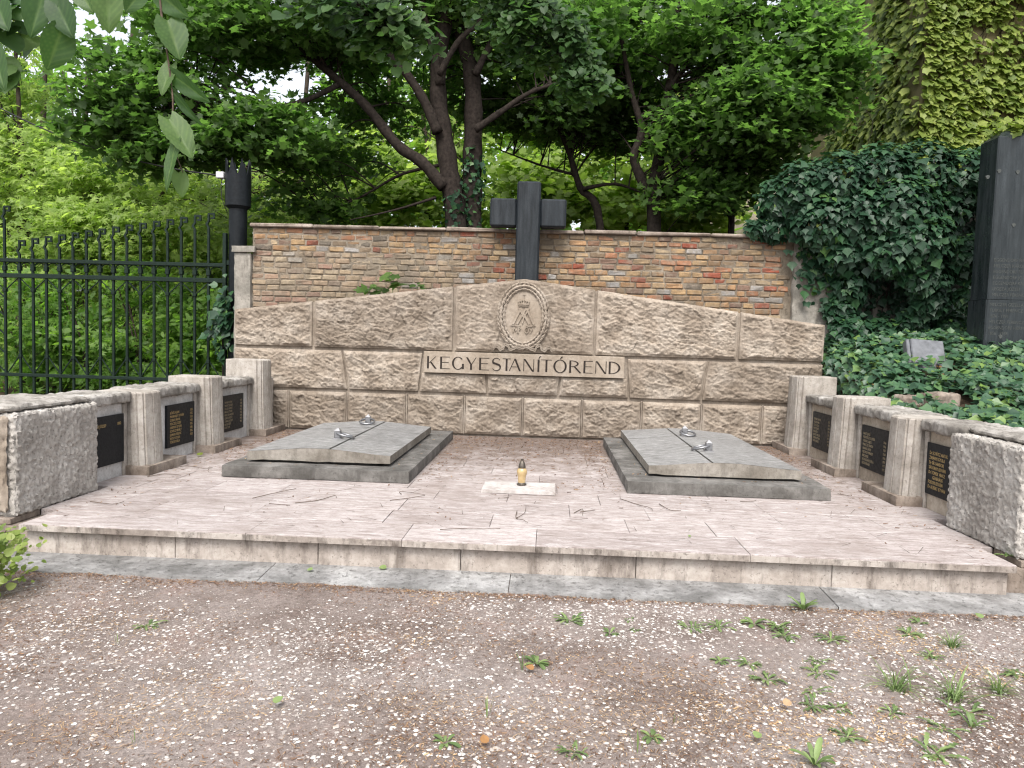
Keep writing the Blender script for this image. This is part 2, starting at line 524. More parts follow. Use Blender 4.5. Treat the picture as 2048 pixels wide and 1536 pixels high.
def dirt_mat():
    m = Mat('gravelly_soil', 0.95, 0.1)
    n1 = m.noise(1.3, 6, 0.65)
    n2 = m.noise(45, 6, 0.75)
    c = m.ramp(n1, [(0.38, (0.165, 0.132, 0.118, 1)), (0.5, (0.232, 0.198, 0.183, 1)), (0.62, (0.295, 0.266, 0.253, 1))])
    red = m.ramp(m.noise(2.6, 5, 0.7), [(0.52, 0.0), (0.66, 1.0)])
    c = m.mix(m.math('MULTIPLY', red, 0.45), c, (0.19, 0.115, 0.09, 1))
    c = m.mix(0.8, c, m.ramp(n2, [(0.28, (0.45, 0.43, 0.42, 1)), (0.66, (1.25, 1.22, 1.2, 1))]), 'MULTIPLY')
    gr = m.ramp(m.voronoi(150), [(0.1, 1.0), (0.32, 0.0)])
    c = m.mix(m.math('MULTIPLY', m.math('MULTIPLY', gr, m.ramp(m.noise(60, 2), [(0.5, 0.0), (0.6, 1.0)])), 0.55), c, (0.5, 0.46, 0.43, 1))
    m.color(c)
    m.bump(m.math('ADD', n2, m.math('MULTIPLY', m.noise(140, 4, 0.7), 0.6)), 0.8, 0.012)
    return m.m


MAT['dirt'] = dirt_mat()


def forest_floor():
    m = Mat('leaf_litter_soil', 0.95, 0.1)
    n = m.noise(20, 6, 0.75)
    m.color(m.ramp(n, [(0.3, (0.025, 0.019, 0.013, 1)), (0.55, (0.06, 0.043, 0.03, 1)), (0.72, (0.12, 0.08, 0.05, 1))]))
    m.bump(n, 0.9, 0.02)
    return m.m


MAT['soil'] = forest_floor()


def leaf_mat(name, stops, trans, tmix=0.45, rough=0.5, spec=0.35):
    m = Mat(name, rough, spec)
    rnd = m.attr()
    c = m.ramp(rnd, stops)
    c = m.mix(0.4, c, m.ramp(m.noise(35, 3, 0.6), [(0.3, (0.6, 0.6, 0.6, 1)), (0.7, (1.15, 1.15, 1.1, 1))]), 'MULTIPLY')
    m.color(c)
    t = m.n.new('ShaderNodeBsdfTranslucent')
    m.link(m.mix(1.0, c, trans, 'MULTIPLY'), t.inputs['Color'])
    mx = m.n.new('ShaderNodeMixShader')
    mx.inputs[0].default_value = tmix
    m.link(m.b.outputs[0], mx.inputs[1]); m.link(t.outputs[0], mx.inputs[2])
    m.link(mx.outputs[0], m.n['Material Output'].inputs['Surface'])
    return m.m


MAT['maple'] = leaf_mat('maple_leaf', [(0, (0.05, 0.095, 0.03, 1)), (0.5, (0.08, 0.145, 0.042, 1)), (1, (0.125, 0.205, 0.06, 1))], (1.9, 2.2, 1.2, 1), 0.6)
MAT['bright'] = leaf_mat('ash_leaf', [(0, (0.16, 0.24, 0.055, 1)), (0.5, (0.25, 0.345, 0.09, 1)), (1, (0.36, 0.45, 0.15, 1))], (1.8, 1.9, 1.1, 1), 0.55)
MAT['wood'] = leaf_mat('woodland_leaf', [(0, (0.075, 0.155, 0.028, 1)), (0.5, (0.12, 0.22, 0.042, 1)), (1, (0.19, 0.30, 0.065, 1))], (1.8, 2.0, 1.0, 1), 0.58)
MAT['linden'] = leaf_mat('linden_leaf', [(0, (0.028, 0.068, 0.022, 1)), (0.5, (0.05, 0.105, 0.03, 1)), (1, (0.10, 0.165, 0.05, 1))], (1.5, 1.8, 1.0, 1), 0.45)
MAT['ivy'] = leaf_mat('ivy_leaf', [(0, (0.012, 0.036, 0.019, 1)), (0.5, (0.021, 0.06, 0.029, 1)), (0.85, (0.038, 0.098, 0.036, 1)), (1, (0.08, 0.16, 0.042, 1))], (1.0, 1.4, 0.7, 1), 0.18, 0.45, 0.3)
MAT['ivy_ground'] = leaf_mat('ground_ivy_leaf', [(0, (0.024, 0.06, 0.033, 1)), (0.5, (0.042, 0.10, 0.05, 1)), (0.85, (0.068, 0.14, 0.055, 1)), (1, (0.14, 0.22, 0.05, 1))], (1.0, 1.4, 0.7, 1), 0.18, 0.42, 0.4)
MAT['creeper'] = leaf_mat('creeper_leaf', [(0, (0.10, 0.15, 0.026, 1)), (0.5, (0.18, 0.235, 0.046, 1)), (1, (0.27, 0.32, 0.078, 1))], (1.4, 1.6, 0.8, 1), 0.4)
MAT['weed'] = leaf_mat('weed_leaf', [(0, (0.10, 0.155, 0.058, 1)), (0.5, (0.155, 0.22, 0.085, 1)), (1, (0.23, 0.305, 0.12, 1))], (1.2, 1.5, 0.8, 1), 0.3)
MAT['shrub'] = leaf_mat('shrub_leaf', [(0, (0.12, 0.18, 0.04, 1)), (0.5, (0.19, 0.25, 0.06, 1)), (1, (0.28, 0.33, 0.10, 1))], (1.4, 1.6, 0.8, 1), 0.4)
MAT['straw'] = leaf_mat('dry_husk', [(0, (0.10, 0.06, 0.042, 1)), (0.45, (0.22, 0.13, 0.085, 1)), (0.75, (0.36, 0.25, 0.16, 1)), (1, (0.52, 0.36, 0.19, 1))], (1, 0.9, 0.7, 1), 0.12, 0.9, 0.1)
MAT['twig_bit'] = leaf_mat('twig_bit', [(0, (0.05, 0.035, 0.027, 1)), (1, (0.14, 0.10, 0.08, 1))], (1, 1, 1, 1), 0.0, 0.9, 0.1)
MAT['grit'] = leaf_mat('grit', [(0, (0.10, 0.075, 0.06, 1)), (0.4, (0.22, 0.18, 0.155, 1)), (0.8, (0.33, 0.29, 0.26, 1)), (1, (0.46, 0.42, 0.39, 1))], (1, 1, 1, 1), 0.0, 0.9, 0.15)
MAT['pebble'] = leaf_mat('pale_pebble', [(0, (0.26, 0.225, 0.205, 1)), (0.4, (0.42, 0.38, 0.355, 1)), (1, (0.62, 0.595, 0.57, 1))], (1, 1, 1, 1), 0.0, 0.8, 0.2)
MAT['dead_leaf'] = leaf_mat('dead_leaf', [(0, (0.12, 0.055, 0.025, 1)), (0.5, (0.22, 0.11, 0.05, 1)), (1, (0.34, 0.19, 0.08, 1))], (1, 0.9, 0.7, 1), 0.2, 0.8, 0.15)


# ================================================================== THE SETTING
def struct(o):
    o['kind'] = 'structure'; return o


# ground: one sheet to the horizon, finely waved near the camera
def ground_sheet():
    xs = np.unique(np.concatenate([np.linspace(-200, -8, 14), np.linspace(-8, 8, 120), np.linspace(8, 200, 14)]))
    ys = np.unique(np.concatenate([np.linspace(-60, 1.2, 10), np.linspace(1.2, 4.6, 60), np.linspace(4.6, 14, 30), np.linspace(14, 300, 16)]))
    X, Y = np.meshgrid(xs, ys)
    P = np.stack([X, Y, 0 * X], -1)
    Z = 0.012 * fbm(P * 1.7, 4) - 0.012
    Z = np.where((Y > 3.7) & (Y < 4.5), np.minimum(Z, -0.004), Z)
    Z = np.where(Y > 4.6, -0.03, Z)
    V = np.stack([X, Y, Z], -1).reshape(-1, 3)
    nx = len(xs)
    i, j = np.meshgrid(np.arange(len(ys) - 1), np.arange(nx - 1), indexing='ij')
    a = (i * nx + j).ravel()
    return np_mesh('ground', V, np.stack([a, a + 1, a + nx + 1, a + nx], 1), MAT['dirt'], smooth=True)


ground = tag(struct(ground_sheet()), 'pale gravelly soil in front of the terrace')

# wooded bank behind the fence and the brick wall, raised ground on the right
def bank():
    xs = np.linspace(3.20, 14, 60); ys = np.linspace(3.0, 12.5, 60)
    X, Y = np.meshgrid(xs, ys)
    return X, Y, bank_z(X, Y)


def bank_z(x, y):
    s = np.clip((y - 6.4) / 2.9, 0, 1); s = s * s * (3 - 2 * s)
    f = np.clip((y - 3.2) / 1.5, 0, 1); f = f * f * (3 - 2 * f)
    return -0.06 * (1 - f) + f * (0.74 + 0.66 * s + 0.10 * np.clip(x - 3.4, 0, 3) - 0.3 * s * np.exp(-np.clip(x - 3.2, 0, 9) / .3) + 0.03 * fbm(np.stack([x, y, 0 * x], -1) * 1.3, 3))


X, Y, Z = bank()
Z[:, 0] = -0.05   # the sheet turns down behind the side wall
V = np.stack([X, Y, Z], -1).reshape(-1, 3)
i, j = np.meshgrid(np.arange(59), np.arange(59), indexing='ij'); a = (i * 60 + j).ravel()
struct(tag(np_mesh('terrain_bank', V, np.stack([a, a + 1, a + 61, a + 60], 1), MAT['soil'], smooth=True), 'dark soil bank beside the terrace'))
m = MB(); m.box(-60, 60, 10.6, 120, -0.02, 0.22)
struct(tag(m.build('woodland_ground', MAT['soil']), 'shaded woodland floor behind the walls'))
m = MB(); m.box(-14, -3.95, 4.45, 10.6, -0.05, 0.035)
struct(tag(m.build('side_ground', MAT['soil']), 'ground between the wing wall and the fence'))

# apron: concrete slabs at the foot of the riser
apron = bpy.data.objects.new('apron_pavement', None); COL.objects.link(apron); apron.location = (-0.3, 4.2, 0)
struct(tag(apron, 'strip of worn grey concrete slabs at the foot of the step'))
xs = [-3.75, -1.62, -0.19, 1.62, 3.3]
for k in range(4):
    m = MB()
    n = 46
    x0, x1 = xs[k] + 0.002, xs[k + 1] - 0.002
    top, edge = [], []
    for q in range(n + 1):
        x = x0 + (x1 - x0) * q / n
        e = 4.065 + 0.012 * math.sin(x * 5 + k) + random.uniform(-0.014, 0.014)
        top.append((x, e, 0.001 + random.uniform(-0.002, 0.002)))
    vs = top + [(x, 4.40, 0.018) for x, _, _ in top] + [(x, y - 0.012, -0.05) for x, y, _ in top]
    fs = []
    for q in range(n):
        fs.append((q, q + 1, n + 1 + q + 1, n + 1 + q)); fs.append((2 * n + 2 + q, 2 * n + 3 + q, q + 1, q))
    m.add(vs, fs)
    m.build('apron_slab', MAT['kerb'], apron)

# terrace: core, paving slabs in rows, nosing row at the front, riser slabs
TZ = 0.2
TX0, TX1 = -3.22, 2.72
terrace = MB().box(-3.6, 3.05, 4.39, 9.3, -0.05, 0.155).build('terrace', MAT['foot'])
struct(tag(terrace, 'raised travertine paved terrace'))
y = 4.31
row = 0
while y < 9.14:
    d = 0.385 if row == 0 else random.uniform(0.34, 0.42)
    y1 = min(y + d, 9.14)
    if 9.14 - y1 < 0.15: y1 = 9.14
    xl, xr = (TX0 + 0.01, TX1 - 0.01) if row == 0 else ((-3.345, 2.80) if y < 5.3 else (-3.52, 2.97))
    x = xl
    first = True
    while x < xr - 1e-3:
        L = random.choice([0.55, 0.7, 0.9, 1.05, 1.2]) if row else random.choice([0.8, 0.95, 1.1, 1.25])
        if first: L *= random.uniform(0.4, 1)
        first = False
        x2 = x + L
        if xr - x2 < 0.3: x2 = xr
        dz = random.uniform(-0.002, 0.002)
        MB().box(x + 0.0014, x2 - 0.0014, y + 0.0018, y1 - 0.0018, 0.157, TZ + dz, b=0.002).build('paving_slab', MAT['travertine'], terrace)
        if row == 0: MB().box(x + 0.0013, x2 - 0.0013, y - 0.004, y + 0.0005, 0.158, TZ - 0.006, b=0.0015).build('nosing_edge', MAT['nosing'], terrace)
        x = x2
    y = y1; row += 1
x = TX0 + 0.03
while x < TX1 - 0.05:
    x2 = min(x + random.uniform(0.75, 1.15), TX1 - 0.03)
    if TX1 - 0.03 - x2 < 0.4: x2 = TX1 - 0.03
    MB().box(x + 0.002, x2 - 0.002, 4.352, 4.40, 0.0, 0.1545, b=0.003).build('riser_slab', MAT['riser'], terrace)
    x = x2


# ================================================================== MONUMENT WALL
mon = thing('monument_wall', (-0.33, 9.2, TZ), 'gabled memorial wall of rock-faced limestone blocks at the back of the terrace', 'monument')


def gable(x):  # top edge of the wall
    return 2.155 - abs(x + 0.33) * (2.155 - 1.69) / 3.63


core = MB()
core.prism([(-3.955, 0.1), (3.30, 0.1), (3.30, gable(3.3) - 0.012), (-0.33, 2.145), (-3.955, gable(-3.955) - 0.012)],
           lambda a, b, d: (a, d, b), 9.155, 9.42)
core.build('wall_core', MAT['joint'], mon)


def chips(x, z, size, seed, asp=1.5):
    """broken-stone facets: every cell a tilted plane"""
    sx, sz = size * asp, size
    gx, gz_ = x / sx, z / sz + 0.35 * x / sx
    ix, iz = np.floor(gx).astype(int), np.floor(gz_).astype(int)
    best = np.full(x.shape, 1e9); out = np.zeros(x.shape)
    for dx in (-1, 0, 1):
        for dz in (-1, 0, 1):
            cx, cz = ix + dx, iz + dz
            h = _perm[_perm[(cx + seed * 13) & 255] + (cz & 255)]
            r = _grad[h]
            r2 = _grad[(h * 7 + 11) & 255]
            ox, oz = gx - (cx + 0.5 + 0.45 * r[..., 0]), gz_ - (cz + 0.5 + 0.45 * r[..., 1])
            d = ox * ox + oz * oz
            v = 0.42 * r[..., 2] + 1.0 * r2[..., 0] * ox + (0.5 * r2[..., 1] + 0.55) * oz
            out = np.where(d < best, v, out); best = np.minimum(d, best)
    return out


def rough_quad(bl, br, tr, tl, yf, amp, res, seed, margin=0.02, depth=0.05, hole=None, fine=1.0):
    """rock-faced block: quad in x-z with a chipped front; draft margin round the edge"""
    bl, br, tr, tl = [np.array(p, float) for p in (bl, br, tr, tl)]
    W = max(np.linalg.norm(br - bl), np.linalg.norm(tr - tl)); H = max(np.linalg.norm(tl - bl), np.linalg.norm(tr - br))
    nu, nv = max(8, int(W / res)), max(8, int(H / res))
    u = np.linspace(0, 1, nu + 1); v = np.linspace(0, 1, nv + 1)
    U, Vv = np.meshgrid(u, v)
    P = (bl * ((1 - U) * (1 - Vv))[..., None] + br * (U * (1 - Vv))[..., None] + tr * (U * Vv)[..., None] + tl * ((1 - U) * Vv)[..., None])
    e = np.minimum.reduce([U * W, (1 - U) * W, Vv * H, (1 - Vv) * H])
    fall = np.clip((e - margin * 0.3) / (margin * 1.6), 0, 1); fall = fall * fall * (3 - 2 * fall)
    q = np.stack([P[..., 0], P[..., 1], np.full_like(U, seed * 3.7)], -1)
    w = np.stack([fbm(q * 5 + 9.1, 2), fbm(q * 5 + 31.7, 2), 0 * U], -1) * 0.03
    qq = q + w
    X_, Z_ = qq[..., 0], qq[..., 1]
    h = 0.36 + 0.26 * fbm(q * 2.1 + 40, 2) + 0.40 * chips(X_, Z_, 0.12, seed, 1.7) + 0.26 * chips(X_ + .37, Z_ + .11, 0.05, seed + 3) + 0.10 * chips(X_, Z_, 0.019, seed + 5) + 0.12 * fbm(q * 30, 3)
    h = np.clip(h, -0.1, 1.5)
    h2 = (0.07 + fall * h) * amp
    if hole is not None:  # keep clear where the medallion sits
        (hx, hz, ra, rb) = hole
        dd = np.sqrt(((P[..., 0] - hx) / ra) ** 2 + ((P[..., 1] - hz) / rb) ** 2)
        kf = np.clip((dd - 0.98) / 0.12, 0, 1)
        h2 = h2 * kf + 0.010 * (1 - kf)
    jx = 0.004 * perlin(q * 14 + 70); jz = 0.004 * perlin(q * 14 + 90)
    edge = e < 1e-6
    Yf = yf - h2
    V = np.stack([P[..., 0] + np.where(edge, jx, 0), Yf, P[..., 1] + np.where(edge, jz, 0)], -1).reshape(-1, 3)
    n1 = nu + 1
    i, j = np.meshgrid(np.arange(nv), np.arange(nu), indexing='ij'); a = (i * n1 + j).ravel()
    F = [np.stack([a, a + 1, a + n1 + 1, a + n1], 1)]
    ring = np.concatenate([np.arange(n1), n1 - 1 + n1 * np.arange(1, nv + 1), (nv * n1 + np.arange(nu - 1, -1, -1)), n1 * np.arange(nv - 1, 0, -1)])
    back = V[ring].copy(); back[:, 1] = yf + depth
    b0 = len(V); k = len(ring); r = np.arange(k)
    F.append(np.stack([ring, b0 + r, b0 + (r + 1) % k, ring[(r + 1) % k]], 1))
    return np.concatenate([V, back]), np.concatenate(F)


YF = 9.125
G = 0.0145   # half joint
MED = (-0.335, 1.70, 0.325, 0.415)
row3 = [-3.955, -2.957, -1.192, 0.546, 2.282, 3.30]
for k in range(5):
    x0 = row3[k] + (G * 1.2 if k else 0); x1 = row3[k + 1] - (G * 1.2 if k < 4 else 0)
    z0 = 1.252
    if k == 2:
        # the block with the medallion peaks in the middle: two halves sharing one mesh
        Va, Fa = rough_quad((x0, z0), (-0.33, z0), (-0.33, 2.155), (x0, gable(x0)), YF, 0.042, 0.010, 20, hole=MED, margin=0.022)
        Vb, Fb = rough_quad((-0.33, z0), (x1, z0), (x1, gable(x1)), (-0.33, 2.155), YF, 0.042, 0.010, 20, hole=MED, margin=0.022)
        np_mesh('stone_block', np.concatenate([Va, Vb]), np.concatenate([Fa, Fb + len(Va)]), MAT['rock'], mon, smooth=True)
    else:
        Va, Fa = rough_quad((x0, z0), (x1, z0), (x1, gable(x1)), (x0, gable(x0)), YF, 0.058, 0.010, 10 + k, margin=0.022)
        np_mesh('stone_block', Va, Fa, MAT['rock'], mon, smooth=True)
Z2T, Z2B = 1.212, 0.735
slant = [(-3.955, -3.955), (-2.583, -2.503), (-1.566, -1.616), (-0.790, -0.757), (0.160, 0.115), (0.945, 0.990), (1.925, 1.868), (3.30, 3.30)]  # (x at top, x at bottom)
ZP = 0.965   # blocks under the name panel stop here


def sx(k, z):
    t, b = slant[k]
    return b + (t - b) * (z - 0.72) / (1.2 - 0.72)


for k in range(7):
    zt = ZP if k in (2, 3, 4) else Z2T
    g0 = G if k else 0; g1 = G if k < 6 else 0
    Va, Fa = rough_quad((sx(k, Z2B) + g0, Z2B), (sx(k + 1, Z2B) - g1, Z2B), (sx(k + 1, zt) - g1, zt), (sx(k, zt) + g0, zt), YF, 0.055, 0.010, 30 + k, margin=0.02)
    np_mesh('stone_block', Va, Fa, MAT['rock'], mon, smooth=True)
row1 = [-3.955, -3.258, -2.515, -1.762, -1.037, -0.312, 0.420, 1.148, 1.878, 2.612, 3.30]
for k in range(10):
    x0 = row1[k] + (G if k else 0); x1 = row1[k + 1] - (G if k < 9 else 0)
    Va, Fa = rough_quad((x0, 0.225), (x1, 0.225), (x1, 0.69), (x0, 0.69), YF, 0.058, 0.010, 50 + k, margin=0.02)
    np_mesh('stone_block', Va, Fa, MAT['rock'], mon, smooth=True)
# raised fillets standing in the vertical joints
m = MB()
for x in row1[1:-1]:
    MB().box(x - 0.009, x + 0.009, 9.125, 9.16, 0.22, 0.70, b=0.005).build('joint_fillet', MAT['joint'], mon)

# name panel with its sixteen letters
PX0, PX1, PZ0, PZ1 = -1.548, 0.915, 0.975, 1.238
panel = MB().box(PX0, PX1, 9.07, 9.16, PZ0, PZ1, b=0.004).build('name_panel', MAT['smooth'], mon)
panel['label'] = 'smooth stone name panel with dark letters'
THK, THN = 0.155, 0.05


def quad_stroke(p, q, w):  # horizontal-width stroke
    (x0, y0), (x1, y1) = p, q
    return [(x0 - w / 2, y0), (x0 + w / 2, y0), (x1 + w / 2, y1), (x1 - w / 2, y1)]


def bar(x0, x1, y, w=THN): return [(x0, y - w / 2), (x1, y - w / 2), (x1, y + w / 2), (x0, y + w / 2)]


def arc_ring(cx, cy, rx, ry, t_side, t_top, a0, a1, n=28):
    polys = []
    for i in range(n):
        p = []
        for a in (a0 + (a1 - a0) * i / n, a0 + (a1 - a0) * (i + 1) / n):
            c, s = math.cos(a), math.sin(a)
            p.append(((cx + rx * c, cy + ry * s), (cx + (rx - t_side) * c, cy + (ry - t_top) * s)))
        polys.append([p[0][0], p[1][0], p[1][1], p[0][1]])
    return polys


PI = math.pi


def glyph(ch, w):
    """thick-and-thin capitals in a box w wide and 1 high"""
    k, n = THK, THN
    if ch == 'K': return [quad_stroke((k / 2, 0), (k / 2, 1), k), quad_stroke((k, .44), (w - .06, 1), n * 1.3), quad_stroke((k + .12, .56), (w - .06, 0), k)]
    if ch == 'E': return [quad_stroke((k / 2, 0), (k / 2, 1), k), bar(k, w, 1 - n / 2), bar(k, w * .86, .53), bar(k, w, n / 2)]
    if ch == 'G': return arc_ring(w / 2, .5, w / 2, .52, k, n, PI * .22, PI * 1.78) + [quad_stroke((w - k * .55, .06), (w - k * .55, .46), k)]
    if ch == 'Y': return [quad_stroke((k / 2, 1), (w / 2, .42), k), quad_stroke((w - .03, 1), (w / 2 + .03, .42), n * 1.2), quad_stroke((w / 2, 0), (w / 2, .45), k)]
    if ch == 'S':
        pts = []
        for i in range(25):
            t = i / 24
            a = PI * .15 + t * PI * 1.25 if t < .5 else None
            if t < .5:
                tt = t / .5; a = PI * (.12 + 1.16 * tt)
                pts.append((w / 2 + w * .40 * math.cos(a), .75 + .25 * math.sin(a)))
            else:
                tt = (t - .5) / .5; a = PI * (.30 - 1.16 * tt)
                pts.append((w / 2 + w * .44 * math.cos(a), .26 + .26 * math.sin(a)))
        out = []
        for i in range(24):
            t = (i + .5) / 24
            wd = n + (k - n) * math.exp(-((t - .5) / .17) ** 2)
            (x0, y0), (x1, y1) = pts[i], pts[i + 1]
            L = math.hypot(x1 - x0, y1 - y0) + 1e-6
            nx, ny = -(y1 - y0) / L * wd / 2, (x1 - x0) / L * wd / 2
            ex, ey = (x1 - x0) * .12, (y1 - y0) * .12
            out.append([(x0 - nx - ex, y0 - ny - ey), (x1 - nx + ex, y1 - ny + ey), (x1 + nx + ex, y1 + ny + ey), (x0 + nx - ex, y0 + ny - ey)])
        return out
    if ch == 'T': return [quad_stroke((w / 2, 0), (w / 2, 1 - n), k), bar(0, w, 1 - n / 2)]
    if ch == 'A': return [quad_stroke((n * .7, 0), (w * .48, 1), n * 1.3), quad_stroke((w - k * .55, 0), (w * .48, 1), k), bar(w * .2, w * .72, .34)]
    if ch == 'N': return [quad_stroke((n * .6, 0), (n * .6, 1), n * 1.2), quad_stroke((k * .5, 1), (w - k * .5, 0), k), quad_stroke((w - n * .6, 0), (w - n * .6, 1), n * 1.2)]
    if ch == 'Í': return [quad_stroke((w / 2, 0), (w / 2, 1), k), [(w / 2 - .02, 1.06), (w / 2 + .05, 1.06), (w / 2 + .22, 1.26), (w / 2 + .08, 1.26)]]
    if ch == 'Ó': return arc_ring(w / 2, .5, w / 2, .53, k, n, 0, 2 * PI, 40) + [[(w / 2 - .02, 1.09), (w / 2 + .05, 1.09), (w / 2 + .22, 1.28), (w / 2 + .08, 1.28)]]
    if ch == 'R': return [quad_stroke((k / 2, 0), (k / 2, 1), k)] + arc_ring(k, .74, w * .62, .26, k * .9, n, -PI / 2, PI / 2, 16) + [quad_stroke((w * .45, .5), (w - .05, 0), k)]
    if ch == 'D': return [quad_stroke((k / 2, 0), (k / 2, 1), k)] + arc_ring(k, .5, w - k, .5, k, n, -PI / 2, PI / 2, 24)


spans = [('K', 160, 245), ('E', 277, 365), ('G', 383, 490), ('Y', 507, 600), ('E', 625, 715), ('S', 738, 818), ('T', 832, 905), ('A', 890, 998), ('N', 1018, 1112),
         ('Í', 1140, 1162), ('T', 1172, 1270), ('Ó', 1282, 1400), ('R', 1422, 1527), ('E', 1547, 1628), ('N', 1652, 1748), ('D', 1768, 1870)]
CAP = 0.152
for ch, a, b in spans:
    x0 = PX0 + (a - 130) / 1775 * (PX1 - PX0); wx = (b - a) / 1775 * (PX1 - PX0)
    m = MB()
    for qi, poly in enumerate(glyph(ch, wx / CAP)):
        dd = 9.0675 - 0.00012 * qi
        m.prism([(x0 + px_ * CAP, 1.025 + pz_ * CAP) for px_, pz_ in poly], lambda a_, b_, d_: (a_, d_, b_), dd, 9.072)
    m.build('letter', MAT['ink'], panel)

# medallion: smooth oval field, laurel wreath, crown, monogram, Greek letters, ribbon
mx, mz, ra, rb = -0.335, 1.70, 0.22, 0.31


def ell(rx, rz, n=48): return [(mx + rx * math.cos(2 * PI * i / n), mz + rz * math.sin(2 * PI * i / n)) for i in range(n)]


XY = lambda a, b, d: (a, d, b)
med = MB().prism(ell(ra + 0.03, rb + 0.03), XY, 9.095, 9.14).build('medallion', MAT['smooth'], mon)
m = MB()
rr = random.Random(4)
for ringi, (off, n, sz) in enumerate(((0.020, 34, 1.0), (0.056, 38, 1.15), (0.090, 40, 1.0))):
    for i in range(n):
        a = 2 * PI * (i + 0.5 * ringi) / n + rr.uniform(-.03, .03)
        side = 1 if math.cos(a) > 0 else -1
        c = Vector((mx + (ra + off) * math.cos(a), 9.082 - (0.012 if ringi == 1 else 0), mz + (rb + off) * math.sin(a)))
        t = Vector((-(ra + off) * math.sin(a), 0, (rb + off) * math.cos(a))).normalized() * side   # leaves point upward both sides
        o = Vector((math.cos(a), 0, math.sin(a)))
        t = (t + o * (0.22 if ringi == 2 else -0.15 if ringi == 0 else rr.uniform(-.1, .1))).normalized()
        nrm = Vector((0, -1, 0)); s = t.cross(nrm)
        L, Wd = 0.046 * sz, 0.021 * sz
        m.add([c - t * L, c + s * Wd + nrm * .002, c + t * L * 1.1 + nrm * 0.012, c - s * Wd + nrm * .002, c + nrm * 0.018, c - nrm * .03 + t * L, c - nrm * .03 - t * L],
              [(0, 1, 4), (1, 2, 4), (2, 3, 4), (3, 0, 4), (0, 6, 5, 2, 1), (0, 3, 2, 5, 6)])
m.build('wreath', MAT['rock'], med, recalc=False)


def relief(m, p, q, w, d=9.078):
    (x0, z0), (x1, z1) = p, q
    L = math.hypot(x1 - x0, z1 - z0); nx, nz = -(z1 - z0) / L * w / 2, (x1 - x0) / L * w / 2
    m.prism([(x0 - nx, z0 - nz), (x1 - nx, z1 - nz), (x1 + nx, z1 + nz), (x0 + nx, z0 + nz)], XY, d + random.uniform(-.0008, .0008), 9.099)


m = MB()  # monogram: A interlaced with a doubled M
P = lambda u, v: (mx + u * 0.10, mz + v * 0.10)
for p, q, w in [(P(-1.25, -1.0), P(-.3, 1.0), .022), (P(-.35, 1.0), P(.75, -1.0), .022), (P(-.75, -1.0), P(.35, 1.0), .02), (P(.35, 1.0), P(1.3, -1.0), .022),
                (P(-.55, 1.0), P(.05, -.2), .016), (P(.05, -.2), P(.65, 1.0), .016), (P(-.1, -.9), P(.05, -.2), .014)]:
    relief(m, p, q, w)
m.build('monogram', MAT['smooth'], med)
m = MB()  # crown
for i in range(5):
    a = -1 + i * .5
    x = mx + a * .062; z0, z1 = mz + .155, mz + .205 - abs(a) * .012
    relief(m, (mx + a * .048, z0), (x + a * .006, (z0 + z1) / 2 + .005), .012, 9.076)
    relief(m, (x + a * .006, (z0 + z1) / 2), (mx + a * .03, z1), .012, 9.076)
relief(m, (mx - .066, mz + .147), (mx + .066, mz + .147), .016, 9.074)
relief(m, (mx - .058, mz + .124), (mx + .058, mz + .124), .010, 9.074)
relief(m, (mx, mz + .2), (mx, mz + .285), .007, 9.077); relief(m, (mx - .014, mz + .262), (mx + .014, mz + .262), .007, 9.0773)
m.build('crown', MAT['smooth'], med)
m = MB()  # line and the letters below it
relief(m, (mx - .155, mz - .115), (mx - .03, mz - .115), .007); relief(m, (mx + .04, mz - .115), (mx + .155, mz - .115), .007)
for ox, segs in ((-.075, [((-.045, -.03), (-.035, .03)), ((-.035, .03), (-.012, -.01)), ((-.012, -.01), (.004, .03)), ((.004, .03), (.004, -.04)), ((.02, -.04), (.02, .035)), ((.02, .033), (.05, .02)), ((.05, .02), (.02, .0)), ((-.02, .047), (.04, .047))]),
                 (.06, [((.02, .03), (.037, .0)), ((.054, .03), (.030, -.035)), ((-.01, .047), (.05, .047))])):
    for p, q in segs: relief(m, (mx + ox + p[0], mz - .17 + p[1]), (mx + ox + q[0], mz - .17 + q[1]), .010)
for i in range(14):
    a0, a1 = 2 * PI * i / 14, 2 * PI * (i + 1) / 14
    relief(m, (mx + .045 + .023 * math.cos(a0), mz - .17 + .036 * math.sin(a0)), (mx + .045 + .023 * math.cos(a1), mz - .17 + .036 * math.sin(a1)), .010)
relief(m, (mx + .033, mz - .17), (mx + .057, mz - .17), .008)
m.build('relief_lettering', MAT['smooth'], med)
m = MB()  # fluttering ribbon tied at the foot of the wreath
for s in (-1, 1):
    pts = [(0, -.375), (.06, -.35), (.10, -.385), (.155, -.40), (.175, -.355), (.215, -.335), (.235, -.385), (.275, -.405), (.30, -.37), (.335, -.36), (.36, -.40)]
    for (x0, z0), (x1, z1) in zip(pts, pts[1:]):
        for kk in (0, 1):
            relief(m, (mx + s * x0, mz + z0 - kk * .022), (mx + s * x1, mz + z1 - kk * .026), .014, 9.056 + kk * .004)
        relief(m, (mx + s * x0, mz + z0 - .011), (mx + s * x1, mz + z1 - .013), .016, 9.064)
m.build('ribbon', MAT['rock'], med)

# ================================================================== CROSS
cr = thing('stone_cross', (-0.32, 9.55, TZ), 'dark granite cross rising behind the gable of the memorial wall', 'cross')
MB().box(-0.474, -0.174, 9.45, 9.67, 0.2, 3.41, b=0.022).build('upright', MAT['cross'], cr)
m = MB()
m.box(-0.812, -0.4745, 9.462, 9.658, 2.84, 3.195, b=0.022); m.build('cross_arm', MAT['cross'], cr)
m = MB()
m.box(-0.1735, 0.155, 9.462, 9.658, 2.84, 3.195, b=0.022); m.build('cross_arm', MAT['cross'], cr)

